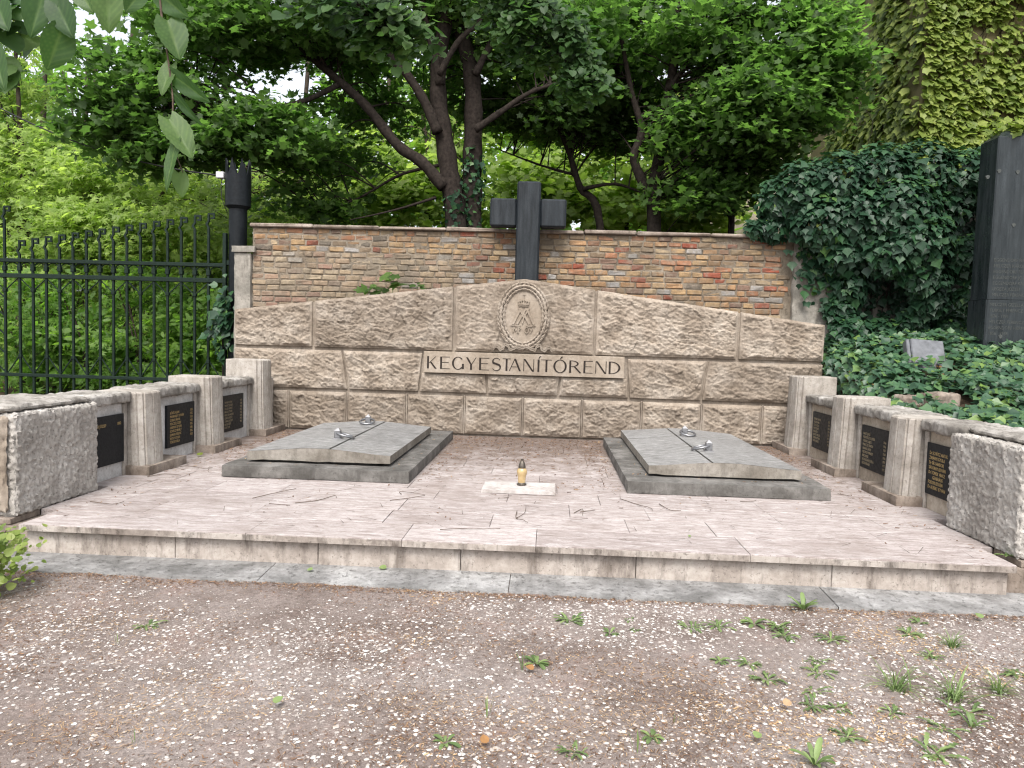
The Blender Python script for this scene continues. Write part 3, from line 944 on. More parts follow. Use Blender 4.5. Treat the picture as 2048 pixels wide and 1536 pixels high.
# ================================================================== BRICK WALL
bw = thing('brick_wall', (-0.4, 9.9, 0.0), 'old yellow and red brick wall with a stone coping behind the memorial wall', 'wall')
BY = 9.75
MB().box(-3.99, 3.60, BY + 0.005, 10.10, 0.0, 2.80).build('mortar_core', MAT['mortar'], bw)
brick_protos = []
for L in (0.105, 0.13, 0.16, 0.19, 0.22):
    for v in range(3):
        mm = MB(); mm.box(-L / 2, L / 2, -0.006, 0.05, -0.0335, 0.0335, b=0.010, j=0.006)
        o = mm.build('brick_proto', MAT['brick']); me = o.data; bpy.data.objects.remove(o)
        brick_protos.append((L, me))
pal = [((0.33, 0.225, 0.125), 30), ((0.29, 0.18, 0.10), 26), ((0.36, 0.275, 0.175), 11), ((0.23, 0.17, 0.115), 16), ((0.29, 0.145, 0.085), 15), ((0.25, 0.078, 0.05), 10), ((0.19, 0.125, 0.095), 5), ((0.30, 0.285, 0.27), 8), ((0.13, 0.11, 0.09), 3)]
rb_ = random.Random(21)
bricks = []
z = 2.80 - 0.036; rowi = 0
while z > 1.48:
    x = -3.985 + rb_.uniform(0, 0.05) - (0.03 if rowi > 5 else 0)
    while x < 3.02:
        L = rb_.choice([0.105, 0.13, 0.16, 0.16, 0.19, 0.19, 0.22])
        cx = x + L / 2
        if z > gable(max(-3.95, min(3.3, cx))) - 0.10 and x + L < 3.06:
            bricks.append((cx, z + rb_.uniform(-.004, .004), L))
        x += L + rb_.uniform(0.009, 0.018)
    z -= 0.0755; rowi += 1
# the 295 that show best stay single, the rest (lowest, half hidden) are one piece
bricks.sort(key=lambda b: -(b[1] - gable(b[0])) - b[2] * 2)
rest = MB(); rest_c = []
for n_, (cx, cz, L) in enumerate(bricks):
    me = rb_.choice([q for l, q in brick_protos if l == L])
    c = rb_.choices([p[0] for p in pal], [p[1] for p in pal])[0]
    if cx < -1.2 and cz < 2.5:   # the left lower part of the wall is greyer, its bricks laid in smeared mortar
        c = tuple(0.45 * q + 0.55 * g for q, g in zip(c, (0.27, 0.235, 0.185)))
    k = rb_.uniform(0.8, 1.15)
    if n_ < 295:
        o = bpy.data.objects.new('brick', me); COL.objects.link(o); o.parent = bw
        o.location = Vector((cx, BY + rb_.uniform(-0.004, 0.009), cz)) - bw.location
        o.rotation_euler = (rb_.uniform(-.03, .03), rb_.uniform(-.022, .022), rb_.uniform(-.03, .03))
        o.color = (c[0] * k, c[1] * k, c[2] * k, 1)
    else:
        rest.box(cx - L / 2, cx + L / 2, BY - 0.006, BY + 0.05, cz - 0.0325, cz + 0.0325, b=0.009, j=0.005); rest_c += [(c[0] * k, c[1] * k, c[2] * k, 1)] * 24
if rest.v:
    o = rest.build('bricks', MAT['brick_rest'], bw, kind='stuff')
    at_ = o.data.attributes.new('bc', 'FLOAT_COLOR', 'POINT'); at_.data.foreach_set('color', np.array(rest_c, np.float32).ravel())
x = -4.02
while x < 3.6:
    x2 = min(3.62, x + rb_.uniform(0.6, 1.0))
    MB().box(x + .003, x2 - .003, BY - 0.05, 10.14, 2.801 + rb_.uniform(-.002, .002), 2.85 + rb_.uniform(-.006, .006), b=0.014, j=0.008).build('coping_stone', MAT['foot'], bw)
    x = x2


def rough_box(name, x0, x1, y0, y1, z0, z1, mat, parent, amp=0.008, res=0.03, sc=8, seed=0, b=0.012):
    """box whose faces are gently uneven"""
    bm = bmesh.new()
    bmesh.ops.create_cube(bm, size=1.0)
    L = (x1 - x0, y1 - y0, z1 - z0)
    for v in bm.verts: v.co = Vector(((v.co.x + .5) * L[0] + x0, (v.co.y + .5) * L[1] + y0, (v.co.z + .5) * L[2] + z0))
    for ax in range(3):
        n = int(L[ax] / res)
        if n < 1: continue
        for k in range(1, n + 1):
            co = Vector((x0, y0, z0)); co[ax] += L[ax] * k / (n + 1)
            no = Vector((0, 0, 0)); no[ax] = 1
            bmesh.ops.bisect_plane(bm, geom=bm.verts[:] + bm.edges[:] + bm.faces[:], plane_co=co, plane_no=no)
    bm.normal_update()
    co = np.array([v.co for v in bm.verts]); no = np.array([v.normal for v in bm.verts])
    h = fbm(co * sc + seed * 7.7, 4) * amp
    # wear the corners
    e = np.sort(np.stack([np.minimum(co[:, k] - (x0, y0, z0)[k], (x1, y1, z1)[k] - co[:, k]) for k in range(3)], 1), 1)
    wear = np.where(e[:, 1] < 1e-5, -b * (0.6 + 0.8 * np.abs(fbm(co * 9 + 3 + seed, 3))), 0)
    co = co + no * (h + wear)[:, None]
    for v, c in zip(bm.verts, co): v.co = c
    o = origin_of(parent) if parent else Vector((0, 0, 0))
    for v in bm.verts: v.co -= o
    me = bpy.data.meshes.new(name); bm.to_mesh(me); bm.free()
    me.polygons.foreach_set('use_smooth', [True] * len(me.polygons)); me.set_sharp_from_angle(angle=R(50))
    me.materials.append(mat)
    ob = bpy.data.objects.new(name, me); COL.objects.link(ob)
    if parent: ob.parent = parent
    return ob


pier = thing('plastered_pier', (-4.1, 9.85, 0.1), 'grey plastered gate pier at the end of the brick wall', 'pier')
rough_box('pier_shaft', -4.225, -3.995, 9.70, 10.0, 0.1, 2.46, MAT['plaster'], pier, 0.008, 0.07, 5, 1)
rough_box('pier_cap', -4.25, -3.93, 9.67, 9.748, 2.462, 2.55, MAT['plaster'], pier, 0.005, 0.05, 6, 2)
pier2 = thing('rendered_pier', (3.35, 9.85, 0.1), 'cracked rendered pier at the ivy-covered end of the brick wall', 'pier')
rough_box('pier_shaft', 3.08, 3.64, 9.69, 10.05, 0.1, 2.79, MAT['plaster'], pier2, 0.02, 0.06, 6, 5, b=0.02)

# ================================================================== WING WALLS
CAPTIONS = {
    ('l', 0): ('gold', [('SZDALLER JÓZSEF', '1882')]),
    ('l', 1): ('gold', [('BŐRÉK ALBIN', '1951'), ('MANHARDT ISTVÁN', '1952'), ('DOBAY JÁNOS', '1953'), ('PERCZEL JÓZSEF', '1955'), ('HARMOS ISTVÁN', '1955'), ('KOVÁCS MIHÁLY', '1956'), ('JÁMBOR FERENC', '1956'), ('BÁTHY GYULA', '1958'), ('TÖRÖSY BÉLA', '')]),
    ('l', 2): ('bronze_text', [('HAVAS ISTVÁN', '1959'), ('TAKÁCS JÓZSEF', '1960'), ('PALLÓS ALBERT', '1961'), ('BALOG ISTVÁN', '1962'), ('KRISZTEN ALAJOS', '1963'), ('SZABÓ LÁSZLÓ', '1964'), ('TOMASZ JÓZSEF', '1965'), ('BIRÓ JÓZSEF', '1966'), ('DEÁK ELEK', '')]),
    ('r', 0): ('gold', [('Dr SCHÜTZ ANTAL', ''), ('ZIMÁNYI GYULA', ''), ('Dr SÍK SÁNDOR', ''), ('SÁTORHY ISTVÁN', ''), ('Dr TOMEK VINCE', ''), ('    GENERÁLIS', ''), ('FODOR ISTVÁN', ''), ('Dr ALBERT ISTVÁN', '')]),
    ('r', 1): ('bronze_text', [('NAGY JENŐ', ''), ('PERNYÉSZY ELEMÉR', '1966'), ('FODOR LAJOS', '1966'), ('PERECZES JÁNOS', '1967'), ('HANÁK LAJOS', '1968'), ('MEDVIGY MIHÁLY', '1968'), ('BÍRÓ IMRE', '1969'), ('KOVÁCSHÁZI BÉLA', '1971'), ('SEDEI MIHÁLY', '1972')]),
    ('r', 2): ('bronze_text', [('KISPARTI JÁNOS', '1972'), ('VASS ISTVÁN', '1973'), ('TÓTH GÉZA', '1974'), ('PAPP JÓZSEF', '1974'), ('BÁN BÉLA', '1975'), ('JUHÁSZ MIKLÓS', '1976'), ('ORBÁN ISTVÁN', '1977'), ('BODA JÁNOS', '1978')]),
}


def text_mesh(s, size):
    cu = bpy.data.curves.new('t', 'FONT'); cu.body = s; cu.size = size; cu.extrude = 0.0006; cu.resolution_u = 2
    o = bpy.data.objects.new('t', cu); COL.objects.link(o)
    dg = bpy.context.evaluated_depsgraph_get(); dg.update()
    me = bpy.data.meshes.new_from_object(o.evaluated_get(dg))
    bpy.data.objects.remove(o); bpy.data.curves.remove(cu)
    V = np.array([v.co for v in me.vertices]); F = [tuple(p.vertices) for p in me.polygons]
    bpy.data.meshes.remove(me)
    return V, F


def inscription(lines, width, line_h, size, mapper, mat, parent, indent=0.0):
    m = MB()
    for k, (a, b) in enumerate(lines):
        V, F = text_mesh(a.strip(), size)
        wmax = (width * 0.74 if b else width * 0.95)
        sx_ = min(0.82, wmax / max(V[:, 0].max(), 1e-3))
        off = indent + (0.06 if a.startswith(' ') else 0)
        m.add([mapper(off + x * sx_, -k * line_h + y_, z_) for x, y_, z_ in V], F)
        if b:
            V, F = text_mesh(b, size)
            m.add([mapper(width - V[:, 0].max() * 0.8 + x * 0.8, -k * line_h + y_, z_) for x, y_, z_ in V], F)
    return m.build('inscription', mat, parent, recalc=False, kind='stuff')


def wing(side):
    s = -1 if side == 'l' else 1
    X0 = -3.335 if side == 'l' else 2.79
    X = lambda u: X0 + s * u
    where = 'left' if s < 0 else 'right'
    w = thing('wing_wall', (X(0.3), 6.8, TZ),
              ('low limestone side wall with black plaques on the iron fence side of the terrace' if s < 0 else 'low limestone side wall with black plaques next to the ivy bank'), 'wall')

    def bx(name, u0, u1, y0, y1, z0, z1, mat, b=0.008, parent=None):
        a, c = sorted((X(u0), X(u1)))
        return MB().box(a, c, y0, y1, z0, z1, b=b, j=0.0015).build(name, mat, parent or w)

    def rbx(name, u0, u1, y0, y1, z0, z1, mat, amp, res, sc, seed, b=0.012):
        a, c = sorted((X(u0), X(u1)))
        return rough_box(name, a, c, y0, y1, z0, z1, mat, w, amp, res, sc, seed + (40 if s > 0 else 0), b)

    pan = MAT['panel_grey'] if s < 0 else MAT['panel_tan']
    # plinth under everything
    bx('plinth', 0.02, 0.72, 4.42, 9.10, -0.04, 0.1555, MAT['foot']); bx('plinth', 0.015, 0.72, 4.425, 4.70, 0.157, 0.197, MAT['foot'], 0.004)
    # end block
    y0, y1 = (4.46, 5.31) if s < 0 else (4.45, 5.24)
    rbx('end_block', 0.0, 0.62, y0, y1, 0.201, 0.852, MAT['bush'], 0.013, 0.0115, 40, 1)
    rbx('end_face_panel', 0.045, 0.6, y0 - 0.035, y0 - 0.002, 0.235, 0.835, MAT['rock'], 0.016, 0.018, 15, 2, 0.014)
    rbx('end_coping', 0.05 if s < 0 else 0.12, 0.66, y0 - 0.01, y1 + 0.02, 0.856, 0.90, MAT['coping'], 0.014, 0.022, 14, 3, 0.016)
    shafts = [(5.93, 6.26), (7.14, 7.47), (8.45, 8.80)] if s < 0 else [(5.87, 6.22), (7.12, 7.46), (8.45, 8.82)]
    tops = [0.886, 0.955, 1.09]
    prev = y1
    for k, (a, b) in enumerate(shafts):
        # bay before this pilaster: panel, plaque, coping
        bx('bay_panel', 0.16, 0.46, prev + 0.002, a - 0.002, 0.198, 0.80, pan, 0.004)
        bx('bay_reveal', 0.138, 0.1605, a - 0.05, a - 0.003, 0.199, 0.797, MAT['wing'], 0.004)
        rbx('coping', 0.095, 0.52, prev + 0.004 if k else y1 + 0.022, a - 0.004, 0.803, 0.892, MAT['coping'], 0.012, 0.02, 16, 5 + k, 0.014)
        pl0, pl1 = ((5.36, 5.925), (6.565, 7.11), (7.71, 8.25))[k] if s < 0 else ((5.29, 5.85), (6.455, 7.015), (7.745, 8.30))[k]
        if s < 0: pl1 = min(pl1, a - 0.055)
        else: pl1 = min(pl1, a - 0.055)
        if k: pl0 = max(pl0, prev + 0.03)
        zz0, zz1 = 0.322, 0.716
        pq = bx('plaque', 0.135, 0.1595, pl0, pl1, zz0, zz1, MAT['black_granite'], 0.003)
        pq['label'] = 'black granite plaque with gold lettering'
        mat, lines = CAPTIONS[side, k]
        wd = pl1 - pl0 - 0.09
        lh = 0.034 if k else (0.034 if s < 0 else 0.037)
        size = 0.034 if (k or s < 0) else 0.036
        if s < 0:
            f = lambda x, y_, z_: (X(0.1335) + z_, pl0 + 0.045 + x, zz1 - 0.085 + y_)
        else:
            f = lambda x, y_, z_: (X(0.1335) - z_, pl1 - 0.045 - x, zz1 - 0.085 + y_)
        inscription(lines, wd, lh, size, f, MAT[mat], pq)
        # pilaster: fluted shaft with faceted front, standing on its foot
        t = tops[k]
        L = b - a
        fl = [(0.44, a + .02), (0.125, a + .02), (0.118, a), (0.075, a), (0.066, a + .016), (0.057, a + .002), (0.025, a + 0.024), (0.026, a + 0.042), (0.010, a + 0.040), (-0.006, a + L * .36), (0.014, a + L * .385), (-0.008, a + L * .41),
              (-0.008, a + L * .62), (0.014, a + L * .645), (-0.004, a + L * .67), (0.010, b - 0.05), (0.026, b - .05), (0.025, b - .03), (0.06, b), (0.44, b)]
        mm = MB()
        n = len(fl); vs = []
        cy = (a + b) / 2
        for zz, gr in ((0.275, 1.05), (0.60, 1.02), (t - 0.012, 1.0), (t, 0.975)):
            for u, yy in fl:
                uu = u - (gr - 1) * 0.5 * (1 if u < 0.3 else 0)
                vs.append((X(uu), cy + (yy - cy) * gr, zz))
        fs = [(r * n + q, r * n + (q + 1) % n, (r + 1) * n + (q + 1) % n, (r + 1) * n + q) for r in range(3) for q in range(n)]
        fs.append(tuple(range(3 * n, 4 * n)))
        mm.add(vs, fs)
        ps = mm.build('pilaster', MAT['wing'], w)
        rbx('pilaster_foot', -0.065, 0.15, a - 0.03, min(b + 0.27, 9.06), 0.198, 0.278, MAT['foot'], 0.004, 0.03, 12, 20 + k, 0.004)
        prev = b
    # last stretch up to the memorial wall
    bx('bay_panel', 0.10, 0.46, prev + 0.002, 9.07, 0.198, 0.86, MAT['wing'], 0.006)
    return w


wing('l'); wing('r')

# ================================================================== TOMBS
def tomb(name, x0, x1, y0, y1, lx0, lx1, ly0, ly1, label, seam_side, rings):
    t = thing(name, ((x0 + x1) / 2, (y0 + y1) / 2, TZ), label, 'tomb')
    rough_box('tomb_base', x0, x1, y0, y1, 0.2005, 0.303, MAT['tomb_base'], t, 0.003, 0.09, 10, 31 if x0 < 0 else 32, 0.008)
    MB().box(lx0 + 0.12, lx1 - 0.12, ly0 + 0.08, ly1 - 0.1, 0.3, 0.324).build('bearer', MAT['tomb_base'], t)
    xm0, xm1 = lx0 + (lx1 - lx0) * 0.42, lx0 + (lx1 - lx0) * 0.575
    zt, zr, zb = 0.396, 0.437, 0.324
    ys = ly0 + (ly1 - ly0) * 0.70
    xs_ = xm1 if seam_side > 0 else xm0

    def ztop(x):
        if x < xm0: q = (x - lx0) / (xm0 - lx0)
        elif x > xm1: q = (lx1 - x) / (lx1 - xm1)
        else: q = 1.0
        q = q * q * (3 - 2 * q) * 0.35 + q * 0.65
        return zt + (zr - zt) * q

    g = 0.006
    for (a, b) in ((lx0 + .001, xs_ - g), (xs_ + g, lx1 - .001)):
        for (c, d) in ((ly0 + .001, ys - 0.007), (ys + 0.007, ly1 - .001)):
            step = 0.004 if (a > lx0 + .1) == (seam_side > 0) else 0.0   # one half sits a touch lower along the seam
            xsamp = sorted(set([a + (b - a) * q / 8 for q in range(9)] + [q for q in (xm0, xm1) if a < q < b]))
            ysamp = [c + (d - c) * q / 6 for q in range(7)]
            mm = MB()
            n = len(xsamp)
            top = [(x, yy, ztop(x) - step + .001 + random.uniform(-.0004, .0004)) for yy in ysamp for x in xsamp]
            fs = [(i * n + q, i * n + q + 1, (i + 1) * n + q + 1, (i + 1) * n + q) for i in range(6) for q in range(n - 1)]
            mm.add(top, fs)
            pc = mm.build('lid_panel', MAT['lid'], t, recalc=True, smooth=25)
    # one continuous slab edge under the four top panels
    xsamp = sorted(set([lx0 + (lx1 - lx0) * q / 18 for q in range(19)] + [xm0, xm1]))
    out = [(x, ly0, ztop(x) - .0005) for x in xsamp] + [(x, ly1, ztop(x) - .0005) for x in reversed(xsamp)]
    k = len(out)
    lo = [(x, yy, zb + 0.005 * math.sin(x * 23) * (1 if yy < 7 else 0)) for x, yy, _ in out]
    nx_ = len(xsamp)
    me_ = MB()
    me_.add(out + lo + [(x, yy, ztop(x) - .012) for yy in (ly0, ly1) for x in xsamp], [(i, (i + 1) % k, k + (i + 1) % k, k + i) for i in range(k)] + [tuple(range(k, 2 * k))] + [(2 * k + i, 2 * k + i + 1, 2 * k + nx_ + i + 1, 2 * k + nx_ + i) for i in range(nx_ - 1)])
    me_.build('lid_edge', MAT['lid_edge'], t)
    for (rx, ry, ang, lift) in rings:
        zz = ztop(rx)
        h = bpy.data.objects.new('ring_handle', None); COL.objects.link(h); h.parent = t
        h.location = Vector((rx, ry, zz)) - origin_of(t)
        MB().box(rx - .042, rx + .042, ry - .04, ry + .04, zz - 0.004, zz + .008, b=.003).build('foot_plate', MAT['steel'], h)
        mm = MB()
        mm.box(rx - .03, rx + .03, ry - .026, ry + .026, zz + .007, zz + .075, b=.006)
        mm.add([(rx - .03, ry - .028, zz + .075), (rx + .03, ry - .028, zz + .075), (rx + .03, ry + .028, zz + .075), (rx - .03, ry + .028, zz + .075), (rx, ry, zz + .105)], [(0, 1, 4), (1, 2, 4), (2, 3, 4), (3, 0, 4), (0, 3, 2, 1)])
        mm.build('bracket', MAT['steel'], h)
        ca, sa = math.cos(ang), math.sin(ang)
        path = []
        for i in range(29):
            q = 2 * PI * i / 28
            lx, ly = 0.078 * math.cos(q), 0.078 * math.sin(q) + 0.068
            hz = zz + 0.052 - lift * (ly + .01)
            path.append((rx + lx * ca - ly * sa, ry + lx * sa + ly * ca, hz))
        MB().tube(path, 0.0115, 8, cap=False).build('ring', MAT['steel'], h, smooth=True)
    return t


tomb('tomb', -2.70, -1.12, 5.975, 8.76, -2.555, -1.32, 6.16, 8.32, 'low grey slab tomb with two ring handles, nearer the iron fence', 1,
     [(-1.955, 6.80, R(-70), 0.25), (-1.98, 8.06, R(185), 0.25)])
tomb('tomb', 0.655, 2.268, 5.93, 8.67, 0.855, 2.108, 6.17, 8.62, 'low grey slab tomb with two ring handles, nearer the ivy bank', -1,
     [(1.49, 6.86, R(75), 0.25), (1.475, 8.0, R(200), 0.25)])

# ================================================================== LANTERN AND LOOSE PLATE
pl = tag(rough_box('stone_plate', -0.505, 0.08, 5.74, 6.13, 0.2, 0.226, MAT['plate'], None, 0.0015, 0.06, 10, 9, 0.004), 'loose pale stone plate lying between the two tombs', 'plate')
LC = (-0.195, 5.985, 0.2265)
ln = thing('grave_lantern', LC, 'small amber glass grave candle with a bronze cap on the loose plate', 'lantern')


def glass_mat():
    m = Mat('amber_glass', 0.15, 0.5)
    m.color(m.ramp(m.noise(25, 3), [(0.3, (0.50, 0.35, 0.16, 1)), (0.7, (0.66, 0.50, 0.27, 1))]))
    m.b.inputs['Transmission Weight'].default_value = 0.35
    m.b.inputs['Subsurface Weight'].default_value = 0.0
    return m.m


MAT['amber'] = glass_mat()
MAT['bronze'] = simple('bronze_cap', (0.10, 0.085, 0.07, 1), 0.35, 0.5, metal=0.6, var=0.3, scale=90, bump=0.1)
MB().lathe(LC, [(0.036, 0), (0.040, 0.003), (0.040, 0.010), (0.034, 0.014), (0.031, 0.022)], 28).build('foot', MAT['bronze'], ln, smooth=35)
MB().lathe(LC, [(0.030, 0.0225), (0.031, 0.04), (0.033, 0.065), (0.039, 0.09), (0.0425, 0.108), (0.0405, 0.122), (0.033, 0.134), (0.028, 0.140)], 28).build('glass_body', MAT['amber'], ln, smooth=50)
MB().lathe(LC, [(0.0295, 0.1405), (0.030, 0.150), (0.027, 0.166), (0.021, 0.186), (0.013, 0.198), (0.011, 0.203), (0.0125, 0.208), (0.012, 0.216), (0.006, 0.217)], 28).build('cap', MAT['bronze'], ln, smooth=40)

# ================================================================== FENCE, GATE POST
FY = 10.0
fence = thing('iron_fence', (-6.2, FY, 0.1), 'dark green wrought iron fence with crooked bar tops', 'fence')
barx = [-7.392 + 0.1918 * k for k in range(15)]
tops = [2.593 + (3.017 - 2.593) * (k / 14) for k in range(15)]


def hook(x, z):  # cranked top ending in a small square hook
    return [(x, z - 0.20), (x - 0.028, z - 0.15), (x, z - 0.105), (x, z - 0.012), (x + 0.075, z - 0.012), (x + 0.075, z - 0.068), (x + 0.040, z - 0.068)]


def fence_bar(x, ztop, w=0.0155):
    m = MB(); m.box(x - w, x + w, FY - w, FY + w, 0.12, ztop - 0.19, b=0.003)
    o = m.build('bar', MAT['iron'], fence)
    pts = hook(x, ztop)
    m = MB()
    for (xa, za), (xb, zb) in zip(pts, pts[1:]):
        L = math.hypot(xb - xa, zb - za); dx, dz = (xb - xa) / L, (zb - za) / L
        hw = 0.0125
        a = (xa - dx * hw * .7, za - dz * hw * .7); b = (xb + dx * hw * .7, zb + dz * hw * .7)
        m.prism([(a[0] - dz * hw, a[1] + dx * hw), (b[0] - dz * hw, b[1] + dx * hw), (b[0] + dz * hw, b[1] - dx * hw), (a[0] + dz * hw, a[1] - dx * hw)],
                lambda p, q, d: (p, d, q), FY - 0.0125 + random.uniform(-.0006, .0006), FY + 0.0125)
    m.build('hook', MAT['iron'], o)
    m = MB()
    return o


allx = [-7.605] + barx
for k, x in enumerate(allx):
    fence_bar(x, 3.06 if k == 0 else tops[k - 1])
for (z0, z1) in ((2.288, 2.338), (2.072, 2.132), (0.70, 0.745)):
    MB().box(-9.2, -4.47, FY - 0.03, FY + 0.03, z0, z1, b=0.004).build('rail', MAT['iron'], fence)
MB().box(-4.500, -4.452, FY - 0.034, FY + 0.034, 0.12, 2.75, b=0.004).build('stile', MAT['iron'], fence)
for z in (2.35, 2.0, 0.8): MB().box(-4.453, -4.40, FY - 0.015, FY + 0.015, z - .03, z + .03).build('hinge_strap', MAT['iron'], fence)
for k, x in enumerate(allx):
    # collars, arches between the top rails, V braces below and at the bottom
    odd = k % 2 == 0
    zc = 1.90 if odd else 0.985
    MB().box(x - .024, x + .024, FY - .024, FY + .024, zc - .022, zc + .022, b=.004).build('collar', MAT['iron'], fence)
    MB().box(x - .026, x + .026, FY - .026, FY + .026, 2.17, 2.235, b=.004).build('collar', MAT['iron'], fence)
    nx = allx[k + 1] if k + 1 < len(allx) else -4.49
    m = MB()
    cxx, r_ = (x + nx) / 2, (nx - x) / 2 - 0.016
    pa = [(cxx + r_ * math.cos(q), FY, 2.205 + (0.082) * math.sin(q)) for q in [PI * i / 12 for i in range(13)]]
    pa = [(cxx + r_ + 0.004, FY, 2.15)] + pa + [(cxx - r_ - 0.004, FY, 2.15)]
    m.tube(pa, 0.008, 6); m.build('arch', MAT['iron'], fence)
    if odd:
        for d in (-1, 1):
            MB().tube([(x + d * .018, FY, 1.91), (x + d * .185, FY, 2.065)], 0.008, 5).build('brace', MAT['iron'], fence)
    else:
        for d in (-1, 1):
            MB().tube([(x + d * .018, FY, 0.985), (x + d * .185, FY, 0.75)], 0.0085, 5).build('brace', MAT['iron'], fence)
for z in [0.75 + 0.26 * k for k in range(6)]:
    MB().tube([(-8.0, FY + .02, z + 0.33), (-7.62, FY + .02, z)], 0.011, 5).build('brace', MAT['iron'], fence)

pc = (-4.325, 10.06)
post = thing('gate_post', (pc[0], pc[1], 0.1), 'round black gate post topped by a spiked crown', 'post')
MB().lathe((pc[0], pc[1], 0.1), [(0.12, 0), (0.12, 3.04)], 32).build('shaft', MAT['black_iron'], post, smooth=40)
m = MB()
n = 48; ri, ro = 0.150, 0.170
z0, zb = 3.12, 3.52
vs, fs = [], []
for k in range(n):
    q = 2 * PI * k / n
    t = (k % 6) / 6.0
    zt = zb + 0.23 * max(0.0, 1 - abs(t - 0.5) * 2.3)
    for r_, zz in ((ro, z0), (ro, zt), (ri, zt), (ri, z0)):
        vs.append((pc[0] + r_ * math.cos(q + .3), pc[1] + r_ * math.sin(q + .3), zz))
for k in range(n):
    for e in range(4):
        fs.append((k * 4 + e, ((k + 1) % n) * 4 + e, ((k + 1) % n) * 4 + (e + 1) % 4, k * 4 + (e + 1) % 4))
m.add(vs, fs); m.build('crown', MAT['black_iron'], post, smooth=40)
MB().lathe((pc[0], pc[1], 3.08), [(0.12, 0), (0.155, 0.03), (0.168, 0.06), (0.15, 0.061)], 32).build('crown_collar', MAT['black_iron'], post, smooth=40)
MB().box(pc[0] - .28, pc[0] - .172, pc[1] - .08, pc[1] + .0, 3.49, 3.575, b=.006).build('junction_box', MAT['box'], post)
MB().tube([(pc[0] - .21, pc[1] - .04, 3.49), (pc[0] - .215, pc[1] - .06, 3.36), (pc[0] - .19, pc[1] - .08, 3.22), (pc[0] - .165, pc[1] - .06, 3.12), (pc[0] - .13, pc[1] - .03, 3.02)], 0.006, 6).build('lead', MAT['cable'], post, smooth=True)
A, B = at(-60, 182, 11.5), Vector((pc[0] - .25, pc[1] - .04, 3.53))
path = [A.lerp(B, q / 14) - Vector((0, 0, 0.22 * 4 * (q / 14) * (1 - q / 14))) for q in range(15)]
tag(MB().tube(path, 0.011, 6).build('overhead_cable', MAT['cable'], None, smooth=True), 'thin black cable sagging down to the gate post', 'cable')

# ================================================================== OBELISK, SMALL STONES ON THE BANK
OX, OY = 4.62, 8.35
ob = thing('dark_obelisk', (5.1, 8.45, 1.05), 'tall dark granite gravestone with faded inscriptions in the ivy', 'gravestone')


def taper_block(m, xa, xb, ya, yb, z0, z1, ch, t0, t1):
    xc, yc = (xa + xb) / 2, (ya + yb) / 2
    vs = []
    for z, t in ((z0, t0), (z1, t1)):
        hx, hy = (xb - xa) / 2 * t, (yb - ya) / 2 * t
        c = ch * t
        for a, b in ((-hx + c, -hy), (hx - c, -hy), (hx, -hy + c), (hx, hy - c), (hx - c, hy), (-hx + c, hy), (-hx, hy - c), (-hx, -hy + c)):
            vs.append((xc + a, yc + b, z))
    m.add(vs, [(k, (k + 1) % 8, 8 + (k + 1) % 8, 8 + k) for k in range(8)] + [tuple(range(8))[::-1], tuple(range(8, 16))])
    return m


taper_block(MB(), 4.70, 5.62, 8.295, 8.66, 1.05, 1.99, 0.012, 1.0, 1.0).build('pedestal', MAT['obelisk'], ob)
taper_block(MB(), 4.715, 5.60, 8.305, 8.65, 1.995, 3.72, 0.012, 1.0, 0.985).build('shaft', MAT['obelisk'], ob)
m = MB()
vs = [(4.722, 8.308, 3.721), (5.593, 8.308, 3.721), (5.593, 8.647, 3.721), (4.722, 8.647, 3.721), (4.80, 8.38, 3.80), (5.50, 8.38, 3.86), (5.50, 8.57, 3.86), (4.80, 8.57, 3.80)]
m.add(vs, [(0, 1, 5, 4), (1, 2, 6, 5), (2, 3, 7, 6), (3, 0, 4, 7), (4, 5, 6, 7), (3, 2, 1, 0)]); m.build('capstone', MAT['obelisk'], ob)
# bullet chips and bolt holes in the front
for (px, py) in ((1999, 342), (1976, 354), (2036, 344), (2028, 450), (2000, 673)):
    c_ = at(px, py, 8.3)
    m = MB()
    ring_ = [(c_.x + (0.02 + 0.006 * math.sin(3 * q)) * math.cos(q), c_.z + 0.022 * math.sin(q)) for q in [2 * PI * i / 9 for i in range(9)]]
    m.prism(ring_, XY, 8.3005 if c_.z > 1.995 else 8.2915, 8.32); m.build('chip_mark', MAT['grey_text'], ob)


def stele_text(lines, x, z0, lh, size, yfun):
    m = MB()
    for k, t in enumerate(lines):
        V, F = text_mesh(t, size if not t.startswith('~') else size * .6)
        zz = z0 - k * lh
        m.add([(x + a * 0.85, yfun(zz + b) - 0.001 - c, zz + b) for a, b, c in V], F)
    return m.build('inscription', MAT['grey_text'], ob, recalc=False, kind='stuff')


stele_text(['EGGENDORF FERENCZ', 'MELCZER KÁROLY', 'EGGENDORF FERENCZNÉ', 'EGGENDORF JÓZSEF', 'EGGENDORF KÁROLY', 'LEGEZA JÓZSEF', 'MELCZER FERENCZ'], 4.755, 2.40, 0.062, 0.05, lambda z: 8.3045 + (z - 1.995) * 0.0015)
stele_text(['MELCZER GIZELLA', 'TUBOLY FERENCZ', '1876 - 1931', 'MELCZER FERENCZNÉ', 'EGGENDORF HERMINA', '1856 - 1938'], 4.735, 1.92, 0.062, 0.05, lambda z: 8.2945)

